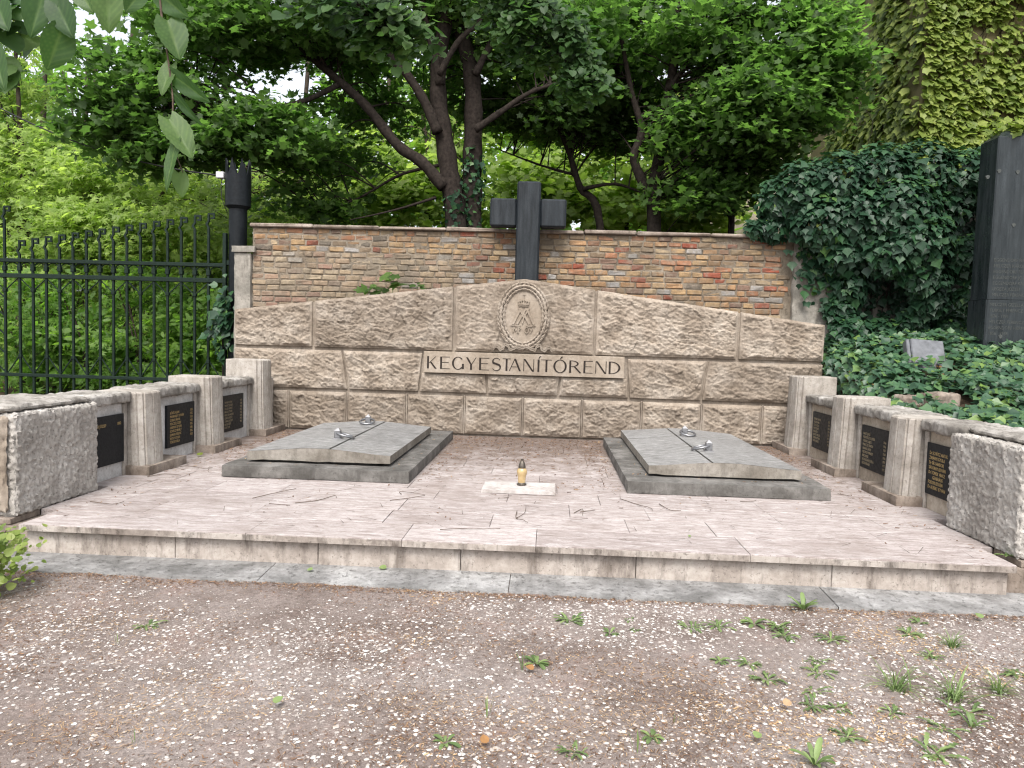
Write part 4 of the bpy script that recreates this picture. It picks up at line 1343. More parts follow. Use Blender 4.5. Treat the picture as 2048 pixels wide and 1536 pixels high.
bk = thing('book_headstone', (4.1, 8.55, 1.2), 'small tilted slate headstone half sunk in the ivy', 'headstone')
rot = Matrix.Rotation(R(-28), 4, 'X') @ Matrix.Rotation(R(4), 4, 'Y')
for nm, (a, b, c, d, e, f) in {'slab': (-0.14, 0.21, -0.05, 0.05, -0.22, 0.17), 'side_strip': (-0.185, -0.145, -0.045, 0.05, -0.22, 0.16)}.items():
    m = MB(); m.box(a, b, c, d, e, f, b=0.01)
    m.v = [tuple(rot @ Vector(p) + Vector((4.06, 8.28, 1.37))) for p in m.v]
    m.build(nm, MAT['slate'], bk)
for k, (x, y_, z_, sz) in enumerate(((3.76, 7.30, 0.90, (0.14, 0.12, 0.12)), (3.52, 7.42, 0.88, (0.10, 0.1, 0.10)))):
    o = rough_box('stone_block', x - sz[0], x + sz[0], y_ - sz[1], y_ + sz[1], z_ - 0.2, z_ + sz[2], MAT['foot'], None, 0.02, 0.03, 9, 60 + k, 0.02)
    tag(o, ('larger' if k == 0 else 'smaller') + ' weathered brown stone poking out of the ivy behind the side wall', 'stone')


# ================================================================== VEGETATION
def star_leaf(spec, fold=0.12):
    """leaf outline from (angle deg from tip axis, radius); fan from the base point; lies in x-y, tip along +y"""
    pts = [(0.0, 0.0, 0.0)]
    for a, r in spec:
        x, y = r * math.sin(R(a)), 0.42 + r * math.cos(R(a))
        pts.append((x, y, fold * abs(x)))
    n = len(spec)
    tris = [(0, k, k + 1) for k in range(1, n)]
    return np.array(pts), np.array(tris)


MAPLE = star_leaf([(-165, .40), (-125, .52), (-100, .33), (-62, .66), (-30, .36), (0, .72), (30, .36), (62, .66), (100, .33), (125, .52), (165, .40)])
MAPLE_S = star_leaf([(-140, .48), (-70, .62), (-32, .34), (0, .70), (32, .34), (70, .62), (140, .48)])
IVY = star_leaf([(-150, .45), (-95, .50), (-65, .34), (-20, .36), (0, .62), (20, .36), (65, .34), (95, .50), (150, .45)], 0.18)
CREEP = star_leaf([(-140, .45), (-60, .48), (-28, .40), (0, .66), (28, .40), (60, .48), (140, .45)], 0.15)
HEART = star_leaf([(-168, .52), (-130, .56), (-90, .50), (-45, .50), (-15, .56), (0, .70), (15, .56), (45, .50), (90, .50), (130, .56), (168, .52)], 0.16)
OVAL = (np.array([(0, 0, 0), (.20, .35, .05), (.16, .7, .04), (0, 1, -.04), (-.16, .7, .04), (-.20, .35, .05)]), np.array([(0, 1, 5), (1, 2, 4), (1, 4, 5), (2, 3, 4)]))
DIAM = (np.array([(0, 0, 0), (.17, .45, .04), (0, 1, 0), (-.17, .45, .04)]), np.array([(0, 1, 3), (1, 2, 3)]))
PINN = (np.array([(0, 0, 0), (.03, .3, 0), (.33, .28, -.06), (.05, .45, 0), (.36, .55, -.08), (.06, .68, 0), (.0, 1.05, -.1), (-.06, .68, 0), (-.36, .55, -.08), (-.05, .45, 0), (-.33, .28, -.06), (-.03, .3, 0)]),
        np.array([(1, 2, 3), (3, 4, 5), (5, 6, 7), (7, 8, 9), (9, 10, 11), (1, 3, 11), (3, 9, 11), (3, 5, 9), (5, 7, 9)]))


def leaves(name, shape, P, N, size, mat, parent=None, tip=None, rng=RNG, rnd=None, kind=None, jitter=0.5):
    """one mesh of many leaves: P points, N leaf normals, tip = preferred direction of the tip"""
    sv, st = shape
    n = len(P)
    N = N / np.linalg.norm(N, axis=1)[:, None]
    T = rng.normal(size=(n, 3)) * jitter
    if tip is not None: T = T + tip
    else: T = rng.normal(size=(n, 3))
    T = T - N * (T * N).sum(1)[:, None]
    T /= np.linalg.norm(T, axis=1)[:, None] + 1e-9
    S = np.cross(T, N)
    s = size * np.clip(rng.lognormal(-0.04, 0.28, n), 0.45, 1.6)
    V = P[:, None, :] + s[:, None, None] * (sv[None, :, 0, None] * S[:, None, :] + sv[None, :, 1, None] * T[:, None, :] + sv[None, :, 2, None] * N[:, None, :])
    F = st[None] + (np.arange(n) * len(sv))[:, None, None]
    r = rng.uniform(0, 1, n) if rnd is None else rnd
    return np_mesh(name, V.reshape(-1, 3), F.reshape(-1, 3), mat, parent, attr=np.repeat(r, len(sv)), kind=kind)


def clumps(centers, per, rad, flat=0.45, rng=RNG, tilt=0.45, droop=0.25, face=-0.15):
    """leaf points and normals in flattened layered sprays round the clump centres"""
    n = len(centers)
    C = np.repeat(centers, per, 0)
    rads = np.repeat(rng.uniform(0.6, 1.35, n) * rad, per)
    D = rng.normal(size=(n * per, 3)); D /= np.linalg.norm(D, axis=1)[:, None]
    q = rng.uniform(0, 1, n * per) ** (1 / 2.2)
    D = D * (q * rads)[:, None]
    D[:, 2] *= flat
    D[:, 2] -= droop * (D[:, 0] ** 2 + D[:, 1] ** 2) / (rads + 1e-6)
    Nn = rng.normal(size=(n * per, 3)) * tilt + np.array([0, face, 1.0 + 0.25 * face])
    shade = np.repeat(rng.uniform(0, 1, n), per) * 0.6 + rng.uniform(0, 1, n * per) * 0.4
    return C + D, Nn, shade


def in_boxes(n, boxes, rng=RNG):
    """sample points in weighted ellipsoids (cx,cy,cz,rx,ry,rz,weight)"""
    b = np.array(boxes, float); w = b[:, 6] / b[:, 6].sum()
    k = rng.choice(len(b), n, p=w)
    D = rng.normal(size=(n, 3)); D /= np.linalg.norm(D, axis=1)[:, None]
    D *= (rng.uniform(0, 1, n) ** (1 / 3))[:, None]
    return b[k, :3] + D * b[k, 3:6]


def wob(path, amp, rng=random):
    return [Vector(p) + Vector((rng.uniform(-amp, amp), rng.uniform(-amp, amp), rng.uniform(-amp, amp) * .5)) for p in path]


def smooth_path(pts, sub=5):
    pts = [Vector(p) for p in pts]
    out = []
    for i in range(len(pts) - 1):
        p0, p1, p2, p3 = pts[max(i - 1, 0)], pts[i], pts[i + 1], pts[min(i + 2, len(pts) - 1)]
        for k in range(sub):
            t = k / sub
            out.append(0.5 * ((2 * p1) + (-p0 + p2) * t + (2 * p0 - 5 * p1 + 4 * p2 - p3) * t * t + (-p0 + 3 * p1 - 3 * p2 + p3) * t ** 3))
    out.append(pts[-1])
    return out


def limb(m, pts, r0, r1, sub=5, n=9):
    p = smooth_path(pts, sub)
    k = len(p)
    m.tube(p, [(r0 + (r1 - r0) * i / (k - 1)) * (1 + 0.07 * math.sin(i * 1.9 + r0 * 100)) for i in range(k)], n)
    return p


def twigs_to(m, nodes, centers, count, rng, r=0.02, nseg=5):
    """thin curved branches from the nearest limb point to clump centres"""
    nodes = [Vector(p) for p in nodes]
    for c in rng.choice(len(centers), min(count, len(centers)), replace=False):
        c = Vector(centers[c])
        near = sorted(nodes, key=lambda p: (p - c).length + 0.9 * max(0, p.z - c.z))[:14]
        a = near[int(rng.integers(0, len(near)))]
        d = c - a
        mid = a + d * 0.5 + Vector((0, 0, 0.12 * d.length)) + Vector(rng.normal(size=3)) * 0.05 * d.length
        p = smooth_path([a, mid, c], nseg)
        L = min(1.0, d.length / 2.5)
        m.tube(p, [r * (0.35 + 0.65 * L) * (1 - 0.8 * i / (len(p) - 1)) for i in range(len(p))], 5, cap=False)


# ---- the big forked maple behind the brick wall
def px_path(pts, y): return [at(a, b, y + (c[0][0] if c else 0)) for a, b, *c in pts]


maple = thing('maple_tree', (at(920, 460, 11.6).x, 11.6, 0.2), 'large forked maple rising behind the wall left of the cross', 'tree')
m = MB(); nodes = []
MY = 11.6
base = at(925, 620, MY); base.z = 0.2
nodes += limb(m, [base] + px_path([(912, 455), (903, 380), (890, 290), (877, 200), (880, 110), (905, -40), (930, -200)], MY), 0.19, 0.09)
nodes += limb(m, [base + Vector((.12, .1, 0))] + px_path([(943, 455), (945, 330), (947, 200), (935, 110), (905, 10), (890, -140)], MY + .25), 0.19, 0.09)
nodes += limb(m, px_path([(888, 375), (845, 325), (795, 290), (735, 215), (682, 165), (640, 130, (.2,)), (560, 60, (.4,)), (480, 20, (.5,))], MY - .1), 0.10, 0.035)
nodes += limb(m, px_path([(680, 168), (600, 205, (-.3,)), (520, 215, (-.5,)), (430, 232, (-.6,)), (330, 225, (-.7,))], MY - .1), 0.045, 0.015)
nodes += limb(m, px_path([(875, 265), (850, 205), (815, 150), (785, 120), (760, 40)], MY - .2), 0.085, 0.04)
nodes += limb(m, px_path([(880, 170), (870, 110), (855, 60), (840, -40)], MY - .1), 0.07, 0.04)
nodes += limb(m, px_path([(878, 150), (915, 85), (960, 40), (1005, -30)], MY - .3), 0.05, 0.03)
nodes += limb(m, px_path([(950, 260), (1000, 225), (1060, 185), (1120, 165)], MY), 0.06, 0.02)
nodes += limb(m, px_path([(950, 150), (980, 90), (1010, 40), (1040, -30)], MY), 0.06, 0.03)
nodes += limb(m, px_path([(880, 330), (800, 350, (.4,)), (720, 395, (.7,)), (640, 425, (.9,))], MY), 0.03, 0.01)
nodes += limb(m, px_path([(872, 395), (790, 420, (-.2,)), (700, 440, (-.3,))], MY), 0.025, 0.008)
rng = np.random.default_rng(101)
up = lambda px, py, y: tuple(at(px, py, y))
boxes = []
for (a, b, yy, rx, ry, rz, w) in [(590, 25, 11.6, 1.9, 1.3, 0.75, 10), (300, 170, 10.9, 1.15, .9, 0.7, 7), (800, -40, 11.8, 2.2, 1.6, 0.9, 9), (420, 60, 11.2, 1.0, .9, 0.6, 4), (640, 300, 13.2, 1.2, .8, 0.4, 2),
                                  (1050, 40, 12.4, 1.7, 1.2, 1.0, 9), (1020, 200, 13.4, 1.3, .8, .6, 3), (760, 220, 13.4, 1.0, .6, 0.5, 2), (450, 275, 11.2, 0.9, .7, 0.4, 3), (1120, 180, 12.6, 1.0, .7, .6, 4), (230, 255, 10.9, .8, .6, .35, 3), (560, 290, 12.0, .8, .6, .3, 2), (440, 70, 13.5, 1.2, .7, .6, 4), (720, 130, 13.8, 1.5, .8, 1.0, 5), (950, 120, 13.8, 1.6, .8, 1.1, 5), (330, -20, 11.8, 1.4, .9, .6, 5), (520, 250, 10.9, 1.1, .4, .55, 3), (620, 400, 12.6, 1.1, .4, .25, 2), (300, 300, 10.8, 1.0, .4, .25, 2)]:
    boxes.append(up(a, b, yy) + (rx, ry, rz, w))
cen = in_boxes(790, boxes, rng)
P, N, sh = clumps(cen, 62, 0.5, 0.4, rng, .55)
leaves('crown', MAPLE, P, N, 0.104, MAT['maple'], maple, rng=rng, rnd=sh)
twigs_to(m, nodes, cen, 170, rng)
m.build('trunk', MAT['bark'], maple, smooth=True, recalc=False)

# ivy climbing the rear stem
rngi = np.random.default_rng(5)
pts = [p for p in nodes if 2.2 < p.z < 4.3 and abs(p.x - at(943, 400, MY + .25).x) < 0.25]
if pts:
    Pp = np.array([list(pts[k]) for k in rngi.integers(0, len(pts), 500)])
    D = rngi.normal(size=(500, 3)); D[:, 1] = -np.abs(D[:, 1]); D /= np.linalg.norm(D, axis=1)[:, None]
    Pp = Pp + D * 0.19 + rngi.normal(size=(500, 3)) * np.array([.03, .03, .12])
    iv = leaves('climbing_ivy', IVY, Pp, D + rngi.normal(size=(500, 3)) * .3, 0.075, MAT['ivy'], None, tip=np.array([0, 0, -1.]), rng=rngi)
    tag(iv, 'dark ivy climbing the rear stem of the forked maple', 'ivy')


def tree(name, label, stems, boxes, nclump, per, crad, lsize, shape, lmat, seed, ntw, bark='bark', flat=0.4, group=None, tilt=0.45, r=0.02, face=-0.15):
    rng = np.random.default_rng(seed)
    b0 = stems[0][0][0]
    t = thing(name, (b0[0], b0[1], 0.2), label, 'tree', group)
    m = MB(); nodes = []
    for pts, r0, r1 in stems: nodes += limb(m, pts, r0, r1)
    cen = in_boxes(nclump, boxes, rng)
    P, N, sh = clumps(cen, per, crad, flat, rng, tilt, face=face)
    keep = P[:, 2] > 0.15
    leaves('crown', shape, P[keep], N[keep], lsize, lmat, t, rng=rng, rnd=sh[keep])
    twigs_to(m, nodes, cen, ntw, rng, r)
    m.build('trunk', MAT[bark], t, smooth=True, recalc=False)
    return t


def gb(px, py, y, rx, ry, rz, w): return tuple(at(px, py, y)) + (rx, ry, rz, w)


def foot(px, y): p = at(px, 600, y); return Vector((p.x, y, 0.2))


tree('maple_tree', 'maple with a double stem behind the wall right of the cross',
     [([foot(1312, 12.4)] + px_path([(1308, 440), (1302, 390), (1325, 290), (1338, 190), (1352, 90), (1360, -80)], 12.4), 0.13, 0.06),
      (px_path([(1302, 395), (1268, 320), (1283, 260), (1262, 180), (1240, 60)], 12.4), 0.09, 0.03),
      (px_path([(1338, 180), (1385, 110), (1410, 60), (1460, 0)], 12.2), 0.05, 0.02),
      (px_path([(1330, 60), (1400, 35), (1500, 50)], 12.2), 0.035, 0.012)],
     [gb(1340, 40, 13.4, 1.7, 1.0, 1.0, 9), gb(1500, 40, 11.9, 1.4, .8, .9, 8), gb(1560, 200, 11.2, .8, .6, .7, 6), gb(1230, 190, 14.0, 1.2, .8, .9, 5), gb(1440, 270, 13.8, 1.0, .7, .6, 4), gb(1640, 110, 11.2, 0.7, .6, .8, 5), gb(1470, 200, 12.2, .9, .6, .5, 4), gb(1420, 250, 11.9, .8, .35, .6, 3), gb(1400, 380, 12.3, .9, .4, .35, 3)],
     440, 62, 0.5, 0.104, MAPLE, MAT['maple'], 202, 130, tilt=.55)
tree('young_maple_tree', 'slender leaning maple between the cross and the double-stemmed maple',
     [([foot(1215, 13.5)] + px_path([(1200, 450), (1160, 375), (1140, 310), (1118, 250), (1100, 150)], 13.5), 0.085, 0.03),
      (px_path([(1165, 378), (1230, 368), (1290, 388)], 13.4), 0.04, 0.015), (px_path([(1150, 350), (1080, 330), (1000, 300)], 13.6), 0.03, 0.01)],
     [gb(1110, 230, 13.8, 1.2, .8, .6, 5), gb(1210, 250, 14.2, 1.1, .8, .5, 4), gb(1130, 120, 13.4, 1.3, 1.0, 1.0, 6)],
     110, 56, 0.5, 0.104, MAPLE, MAT['maple'], 303, 70)
tree('thin_tree', 'thin straight dark stemmed tree near the pale house wall',
     [([foot(1461, 12.9)] + px_path([(1463, 440), (1470, 350), (1482, 250), (1495, 120)], 12.9), 0.06, 0.035)],
     [gb(1490, 330, 12.4, .7, .6, .7, 5), gb(1420, 360, 13.6, .6, .5, .3, 2), gb(1530, 250, 12.0, .6, .5, .6, 4)],
     90, 52, 0.44, 0.104, MAPLE, MAT['maple'], 404, 40)

# ---- brighter trees beyond the fence, on the left
rs = random.Random(9)
for k, (px, yy, tp, boxes, nc, lab) in enumerate([
    (40, 15.0, 40, [(40, 150, 15.5, .9, 1.2, 1.5, 3), (60, 360, 15.0, 2.0, 1.4, 1.1, 9), (-80, 220, 15.0, 1.4, 1.2, 2.0, 5)], 200, 'bright ash tree beyond the fence at the edge of the view'),
    (260, 14.2, 200, [(230, 380, 14.2, 1.8, 1.1, .8, 9), (330, 470, 13.6, 1.7, 1.0, .8, 9), (150, 480, 13.6, 1.6, .9, .9, 8)], 210, 'bright young ash tree close behind the hooked fence tops'),
    (395, 16.5, 380, [(420, 400, 16.5, 1.8, 1.2, 1.1, 8), (560, 420, 17.0, 2.0, 1.2, 1.0, 8), (700, 400, 17.5, 1.9, 1.2, 1.0, 7)], 220, 'sunlit ash tree behind the spiked gate post'),
]):
    tree('ash_tree', lab,
         [([foot(px, yy)] + px_path([(px, 520), (px + 8, 400), (tp, 250), (tp - 10, 80)], yy), 0.10, 0.03),
          (px_path([(px, 480), (px + 70, 380), (px + 120, 300)], yy), 0.05, 0.015), (px_path([(px, 500), (px - 70, 400), (px - 110, 300)], yy), 0.05, 0.015)],
         [gb(*b) for b in boxes], nc, 52, 0.52, 0.21, PINN, MAT['bright'], 500 + k, 60, 'bark_far', flat=0.5, group='ash trees beyond the fence', face=-0.45)

for k, (px, yy, boxes, nc, lab) in enumerate([
    (850, 17.0, [(760, 330, 17.0, 1.6, 1.0, 1.2, 6), (860, 400, 16.5, 1.6, .9, .8, 6), (930, 200, 17.5, 1.4, 1.0, 1.6, 4)], 90, 'light green tree seen behind the forked maple'),
    (1080, 17.5, [(1080, 380, 17.0, 1.8, 1.0, 1.0, 7), (1150, 250, 17.8, 1.6, 1.0, 1.5, 5)], 85, 'light green tree seen behind the cross'),
    (1250, 17.0, [(1230, 400, 16.5, 1.7, .9, .8, 7), (1330, 300, 17.2, 1.5, 1.0, 1.4, 5), (1400, 420, 16.5, 1.0, .8, .6, 3)], 95, 'light green tree seen behind the double-stemmed maple')]):
    tree('background_tree', lab, [([foot(px, yy)] + px_path([(px, 480), (px + 10, 350), (px - 10, 200)], yy), 0.09, 0.03), (px_path([(px, 450), (px + 60, 360), (px + 90, 280)], yy), 0.04, 0.012)],
         [gb(*b) for b in boxes], nc, 56, 0.6, 0.16, MAPLE_S, MAT['bright'], 600 + k, 30, 'bark_far', flat=0.5, group='trees behind the brick wall', face=-0.45)

# ---- undergrowth shrubs behind the fence
for k, (px, py, yy, rx, rz, lab) in enumerate([
    (60, 640, 12.6, 1.0, 1.1, 'leafy shrub behind the fence bars at the edge of the view'), (190, 660, 12.4, 1.0, 1.0, 'leafy shrub behind the fence, second from the view edge'),
    (300, 640, 12.2, .9, 1.1, 'leafy shrub behind the middle fence bars'), (400, 680, 11.8, .7, .9, 'leafy shrub behind the fence beside the gate post'),
    (120, 560, 13.8, 1.6, 1.3, 'tall shrub further back behind the fence, towards the view edge'), (330, 560, 13.6, 1.6, 1.3, 'tall shrub further back behind the fence, towards the gate post')]):
    rng = np.random.default_rng(700 + k)
    c = at(px, py, yy)
    t = thing('shrub', (c.x, yy, 0.2), lab, 'shrub', 'shrubs behind the fence')
    m = MB(); nodes = []
    for q in range(5):
        a = rs.uniform(0, 6.28)
        tip_ = Vector((c.x + rx * .6 * math.cos(a), yy + .4 * math.sin(a), c.z + rz * rs.uniform(.1, .7)))
        nodes += limb(m, [Vector((c.x + .1 * math.cos(a), yy + .1 * math.sin(a), 0.2)), Vector((c.x + .25 * math.cos(a), yy + .2 * math.sin(a), (0.2 + tip_.z) / 2)), tip_], 0.025, 0.008, 4, 6)
    cen = in_boxes(62 if k < 4 else 110, [(c.x, yy, c.z, rx, .6, rz, 3), (c.x, yy, .8, rx, .6, .6, 2)], rng)
    P, N, sh = clumps(cen, 40, 0.36, 0.5, rng, .55, face=-0.45)
    kp = P[:, 2] > .2
    leaves('foliage', OVAL if k % 2 else PINN, P[kp], N[kp], 0.14 if k % 2 else .17, MAT['wood'] if k < 4 else MAT['bright'], t, rng=rng, rnd=sh[kp])
    twigs_to(m, nodes, cen, 30, rng, 0.01)
    m.build('stems', MAT['bark_far'], t, smooth=True, recalc=False)

# ---- far woodland: one mass nobody could count
rng = np.random.default_rng(900)
n = 1700
cx = rng.uniform(-34, 12, n); cy = rng.uniform(20, 30, n)
cz = rng.uniform(0.5, 1.0, n) * 0 + rng.uniform(0, 1, n) ** 1.15 * (9.5 + 1.8 * np.sin(cx * .7) + 1.6 * np.sin(cx * .31 + 2) - 2.6 * np.exp(-((cx + 14) / 3.5) ** 2) - 0.8 * np.exp(-((cx + 6.5) / 2.2) ** 2)) + .4
cen = np.stack([cx, cy, cz], 1)
P, N, sh = clumps(cen, 42, 0.95, 0.7, rng, .7, face=-0.45)
tag(leaves('far_woodland', OVAL, P, N, 0.42, MAT['wood'], None, rng=rng, rnd=sh, kind='stuff'), 'mass of sunlit green woodland far behind the walls', 'woodland')
# tree trunks standing in that wood
m = MB()
for k, (px, yy) in enumerate([(85, 17.5), (168, 18.5), (255, 16.5), (372, 19.0), (600, 18.5), (760, 19.5), (1080, 18.0)]):
    f_ = foot(px, yy)
    mm = MB(); limb(mm, [f_, f_ + Vector((.1, 0, 2.5)), f_ + Vector((-.05, .1, 5)), f_ + Vector((.15, 0, 8))], 0.11, 0.05)
    tag(mm.build('tree_trunk', MAT['bark_far'], None, smooth=True, recalc=False),
        ['bare trunk behind the first fence bars at the view edge', 'bare trunk behind the fence, second from the view edge', 'bare trunk behind the middle of the fence', 'bare trunk behind the fence near the gate post',
         'distant trunk above the brick wall, between gate post and forked maple', 'distant trunk just beside the forked maple', 'distant trunk behind the slender leaning maple'][k], 'trunk', 'trunks in the wood behind the fence')

# ---- houses behind on the right
def plaster_wall_mat(name, c0, c1):
    m = Mat(name, 0.9, 0.15)
    n = m.noise(1.2, 6, 0.65)
    c = m.ramp(n, [(0.3, c0), (0.7, c1)])
    c = m.mix(m.math('MULTIPLY', m.ramp(m.noise(2.5, 6, 0.7, m.map((1, 1, .3))), [(0.5, 0.0), (0.75, 1.0)]), 0.5), c, tuple(q * .45 for q in c0[:3]) + (1,))
    m.color(c); m.bump(m.noise(30, 5), 0.4, 0.01)
    return m.m


MAT['ochre'] = plaster_wall_mat('ochre_render', (0.14, 0.12, 0.065, 1), (0.20, 0.17, 0.095, 1))
MAT['pink'] = plaster_wall_mat('pale_pink_render', (0.50, 0.41, 0.35, 1), (0.62, 0.53, 0.46, 1))
MAT['roof_tile'] = simple('brown_roof', (0.16, 0.085, 0.06, 1), 0.9, 0.1)
c0 = at(1838, 300, 12.4)
HX = c0.x
house = thing('house', (HX + 4, 14.5, 0.2), 'ochre rendered house overgrown with pale creeper behind the obelisk', 'house')
MB().box(HX, HX + 12, 12.4, 17.5, 0.1, 9.5).build('wall', MAT['ochre'], house)
m = MB(); m.add([(HX - .4, 12.0, 9.5), (HX + 12.4, 12.0, 9.5), (HX + 12.4, 17.9, 9.5), (HX - .4, 17.9, 9.5), (HX - .4, 15, 11.6), (HX + 12.4, 15, 11.6)], [(0, 1, 5, 4), (2, 3, 4, 5), (0, 4, 3), (1, 2, 5), (0, 3, 2, 1)])
m.build('roof', MAT['roof_tile'], house)
far = thing('pale_house', (10, 22, 0.2), 'pale pink rendered house glimpsed between the trees right of the cross', 'house')
fx = at(1385, 420, 21).x
MB().box(fx, fx + 14, 21, 27, 0.1, 7.2).build('wall', MAT['pink'], far)
m = MB(); m.add([(fx - .4, 20.6, 7.2), (fx + 14.4, 20.6, 7.2), (fx + 14.4, 27.4, 7.2), (fx - .4, 27.4, 7.2), (fx - .4, 24, 9.6), (fx + 14.4, 24, 9.6)], [(0, 1, 5, 4), (2, 3, 4, 5), (0, 4, 3), (1, 2, 5), (0, 3, 2, 1)])
m.build('roof', MAT['roof_tile'], far)

# creeper on the ochre house: overlapping leaves hanging in tiers on the front, thin on the side
rng = np.random.default_rng(77)
cr_ = thing('wall_creeper', (HX + 1.5, 12.38, 0.5), 'yellow-green creeper covering the ochre house wall', 'creeper')
n = 11500
xs_ = HX - 0.05 + rng.uniform(0, 1, n) * 4.2; zs_ = rng.uniform(3.2, 7.6, n)
den = fbm(np.stack([xs_ * .8, zs_ * 1.3, 0 * xs_], -1), 3) + 0.62 - np.where((zs_ > 6.0) & (zs_ < 6.5) & (xs_ > HX + .6), .6, 0)
kp = den > rng.uniform(-.35, .35, n)
xs_, zs_ = xs_[kp], zs_[kp]
P = np.stack([xs_, 12.36 - rng.uniform(0.0, .10, len(xs_)), zs_], 1)
N = np.array([0, -1.0, .75]) + rng.normal(size=(len(P), 3)) * .28
leaves('foliage', CREEP, P, N, 0.115, MAT['creeper'], cr_, tip=np.array([0, -.2, -1.]), rng=rng, jitter=.35)
n = 5200
ys_ = rng.uniform(12.4, 16.5, n); zs_ = rng.uniform(2.9, 8.4, n)
kp = (fbm(np.stack([ys_ * .9, zs_, 0 * ys_ + 9], -1), 3) > rng.uniform(-.45, .3, n))
P = np.stack([HX - rng.uniform(.02, .08, n), ys_, zs_], 1)[kp]
N = np.array([-1.0, -.3, .5]) + rng.normal(size=(len(P), 3)) * .3
leaves('side_foliage', CREEP, P, N, 0.13, MAT['creeper'], cr_, tip=np.array([0, -.1, -1.]), rng=rng, jitter=.35)
n = 700
yc = rng.uniform(12.4, 13.6, n); P = np.stack([HX - rng.uniform(.02, .09, n), yc, rng.uniform(3.0, 8.4, n)], 1)
leaves('corner_foliage', CREEP, P, np.array([-.8, -.6, .6]) + rng.normal(size=(n, 3)) * .3, 0.13, MAT['creeper'], cr_, tip=np.array([0, -.1, -1.]), rng=rng, jitter=.35)
m = MB()
for k in range(26):
    x = HX + rng.uniform(.1, 4); z = 3.0
    pts = []
    while z < 7.4:
        pts.append(Vector((x, 12.385, z))); z += rng.uniform(.3, .6); x += rng.normal() * .18
    m.tube(smooth_path(pts, 3), 0.005, 4, cap=False)
for k in range(12):
    y_ = rng.uniform(12.6, 16); z = 2.8
    pts = []
    while z < 6.8:
        pts.append(Vector((HX - .012, y_, z))); z += rng.uniform(.3, .6); y_ += rng.normal() * .2
    m.tube(smooth_path(pts, 3), 0.005, 4, cap=False)
m.build('stems', MAT['bark'], cr_, recalc=False)

# ---- ivy over the tall wall between brick wall and obelisk
MB().box(3.66, 7.2, 9.95, 10.3, 0.1, 3.35).build('tmp', MAT['plaster'])
iw = bpy.data.objects['tmp']; iw.name = 'garden_wall'
tag(iw, 'dark rendered garden wall hidden under the ivy', 'wall')
rng = np.random.default_rng(55)
ivy = thing('ivy_thicket', (4.5, 9.7, 1.3), 'thick dark ivy hanging over the wall between the bricks and the obelisk', 'ivy')
# a lumpy surface of bulges: centres on and in front of the wall
bul = []
for (px, py, yy, r_) in [(1560, 400, 9.75, .26), (1610, 375, 9.6, .30), (1680, 365, 9.5, .33), (1760, 350, 9.5, .33), (1840, 345, 9.5, .33), (1920, 360, 9.5, .33), (1990, 350, 9.6, .35), (1600, 430, 9.75, .2), (1650, 440, 9.5, .32), (1730, 430, 9.4, .34), (1800, 420, 9.3, .35),
                         (1880, 420, 9.5, .26), (1690, 500, 9.5, .26), (1780, 500, 9.3, .28), (1840, 480, 9.2, .30), (1850, 550, 9.3, .24), (1700, 570, 9.6, .20), (1680, 620, 9.65, .18), (1860, 600, 9.4, .2), (1930, 510, 9.3, .22), (1945, 590, 9.3, .18), (1700, 670, 9.5, .22), (1760, 670, 9.6, .2), (1830, 640, 9.55, .18), (1900, 660, 9.5, .2), (1545, 455, 9.72, .14), (1510, 455, 9.75, .12)]:
    c = at(px, py, yy); bul.append((c.x, c.y, c.z, r_))
bul = np.array(bul)
w = bul[:, 3] ** 2; n = 11500
k = rng.choice(len(bul), n, p=w / w.sum())
D = rng.normal(size=(n, 3)); D[:, 1] = -np.abs(D[:, 1]) * .8; D /= np.linalg.norm(D, axis=1)[:, None]
D *= np.array([1.15, 1.0, 1.1])
rr_ = rng.uniform(.75, 1.12, n)
P = bul[k, :3] + D * (bul[k, 3] * rr_)[:, None]
N = D * .8 + np.array([0, -.35, .55]) + rng.normal(size=(n, 3)) * .3
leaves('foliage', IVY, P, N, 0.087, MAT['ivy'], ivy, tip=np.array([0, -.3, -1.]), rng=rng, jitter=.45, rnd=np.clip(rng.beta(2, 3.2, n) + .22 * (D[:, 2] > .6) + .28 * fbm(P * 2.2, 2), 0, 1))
# inner layer against the wall so that the gaps stay dark leaf, not wall
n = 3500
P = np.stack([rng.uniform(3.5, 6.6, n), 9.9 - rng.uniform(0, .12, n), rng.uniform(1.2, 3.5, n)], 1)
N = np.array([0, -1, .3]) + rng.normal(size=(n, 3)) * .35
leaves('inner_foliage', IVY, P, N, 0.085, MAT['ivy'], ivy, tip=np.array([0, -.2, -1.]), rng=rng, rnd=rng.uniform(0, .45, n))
# strands trailing over the end of the brick wall
n = 420
P = np.stack([rng.normal(3.42, .17, n), 9.66 - rng.uniform(0, .07, n), 2.9 - np.abs(rng.normal(0, .42, n))], 1)
P = P[(P[:, 0] > 2.75 + .5 * (2.9 - P[:, 2])) & (P[:, 0] < 3.75)]
leaves('trailing_foliage', IVY, P, np.array([0, -1, .4]) + rng.normal(size=(len(P), 3)) * .3, 0.085, MAT['ivy'], ivy, tip=np.array([0, -.2, -1.]), rng=rng)
m = MB()
for q in range(22):
    x = rng.uniform(3.5, 5.8); z = 3.3; pts = []
    while z > 1.3:
        pts.append(Vector((x, 9.93 - rng.uniform(.02, .1), z))); z -= rng.uniform(.25, .45); x += rng.normal() * .1
    if len(pts) > 1: m.tube(pts, 0.012, 5, cap=False)
m.build('stems', MAT['bark'], ivy, recalc=False)

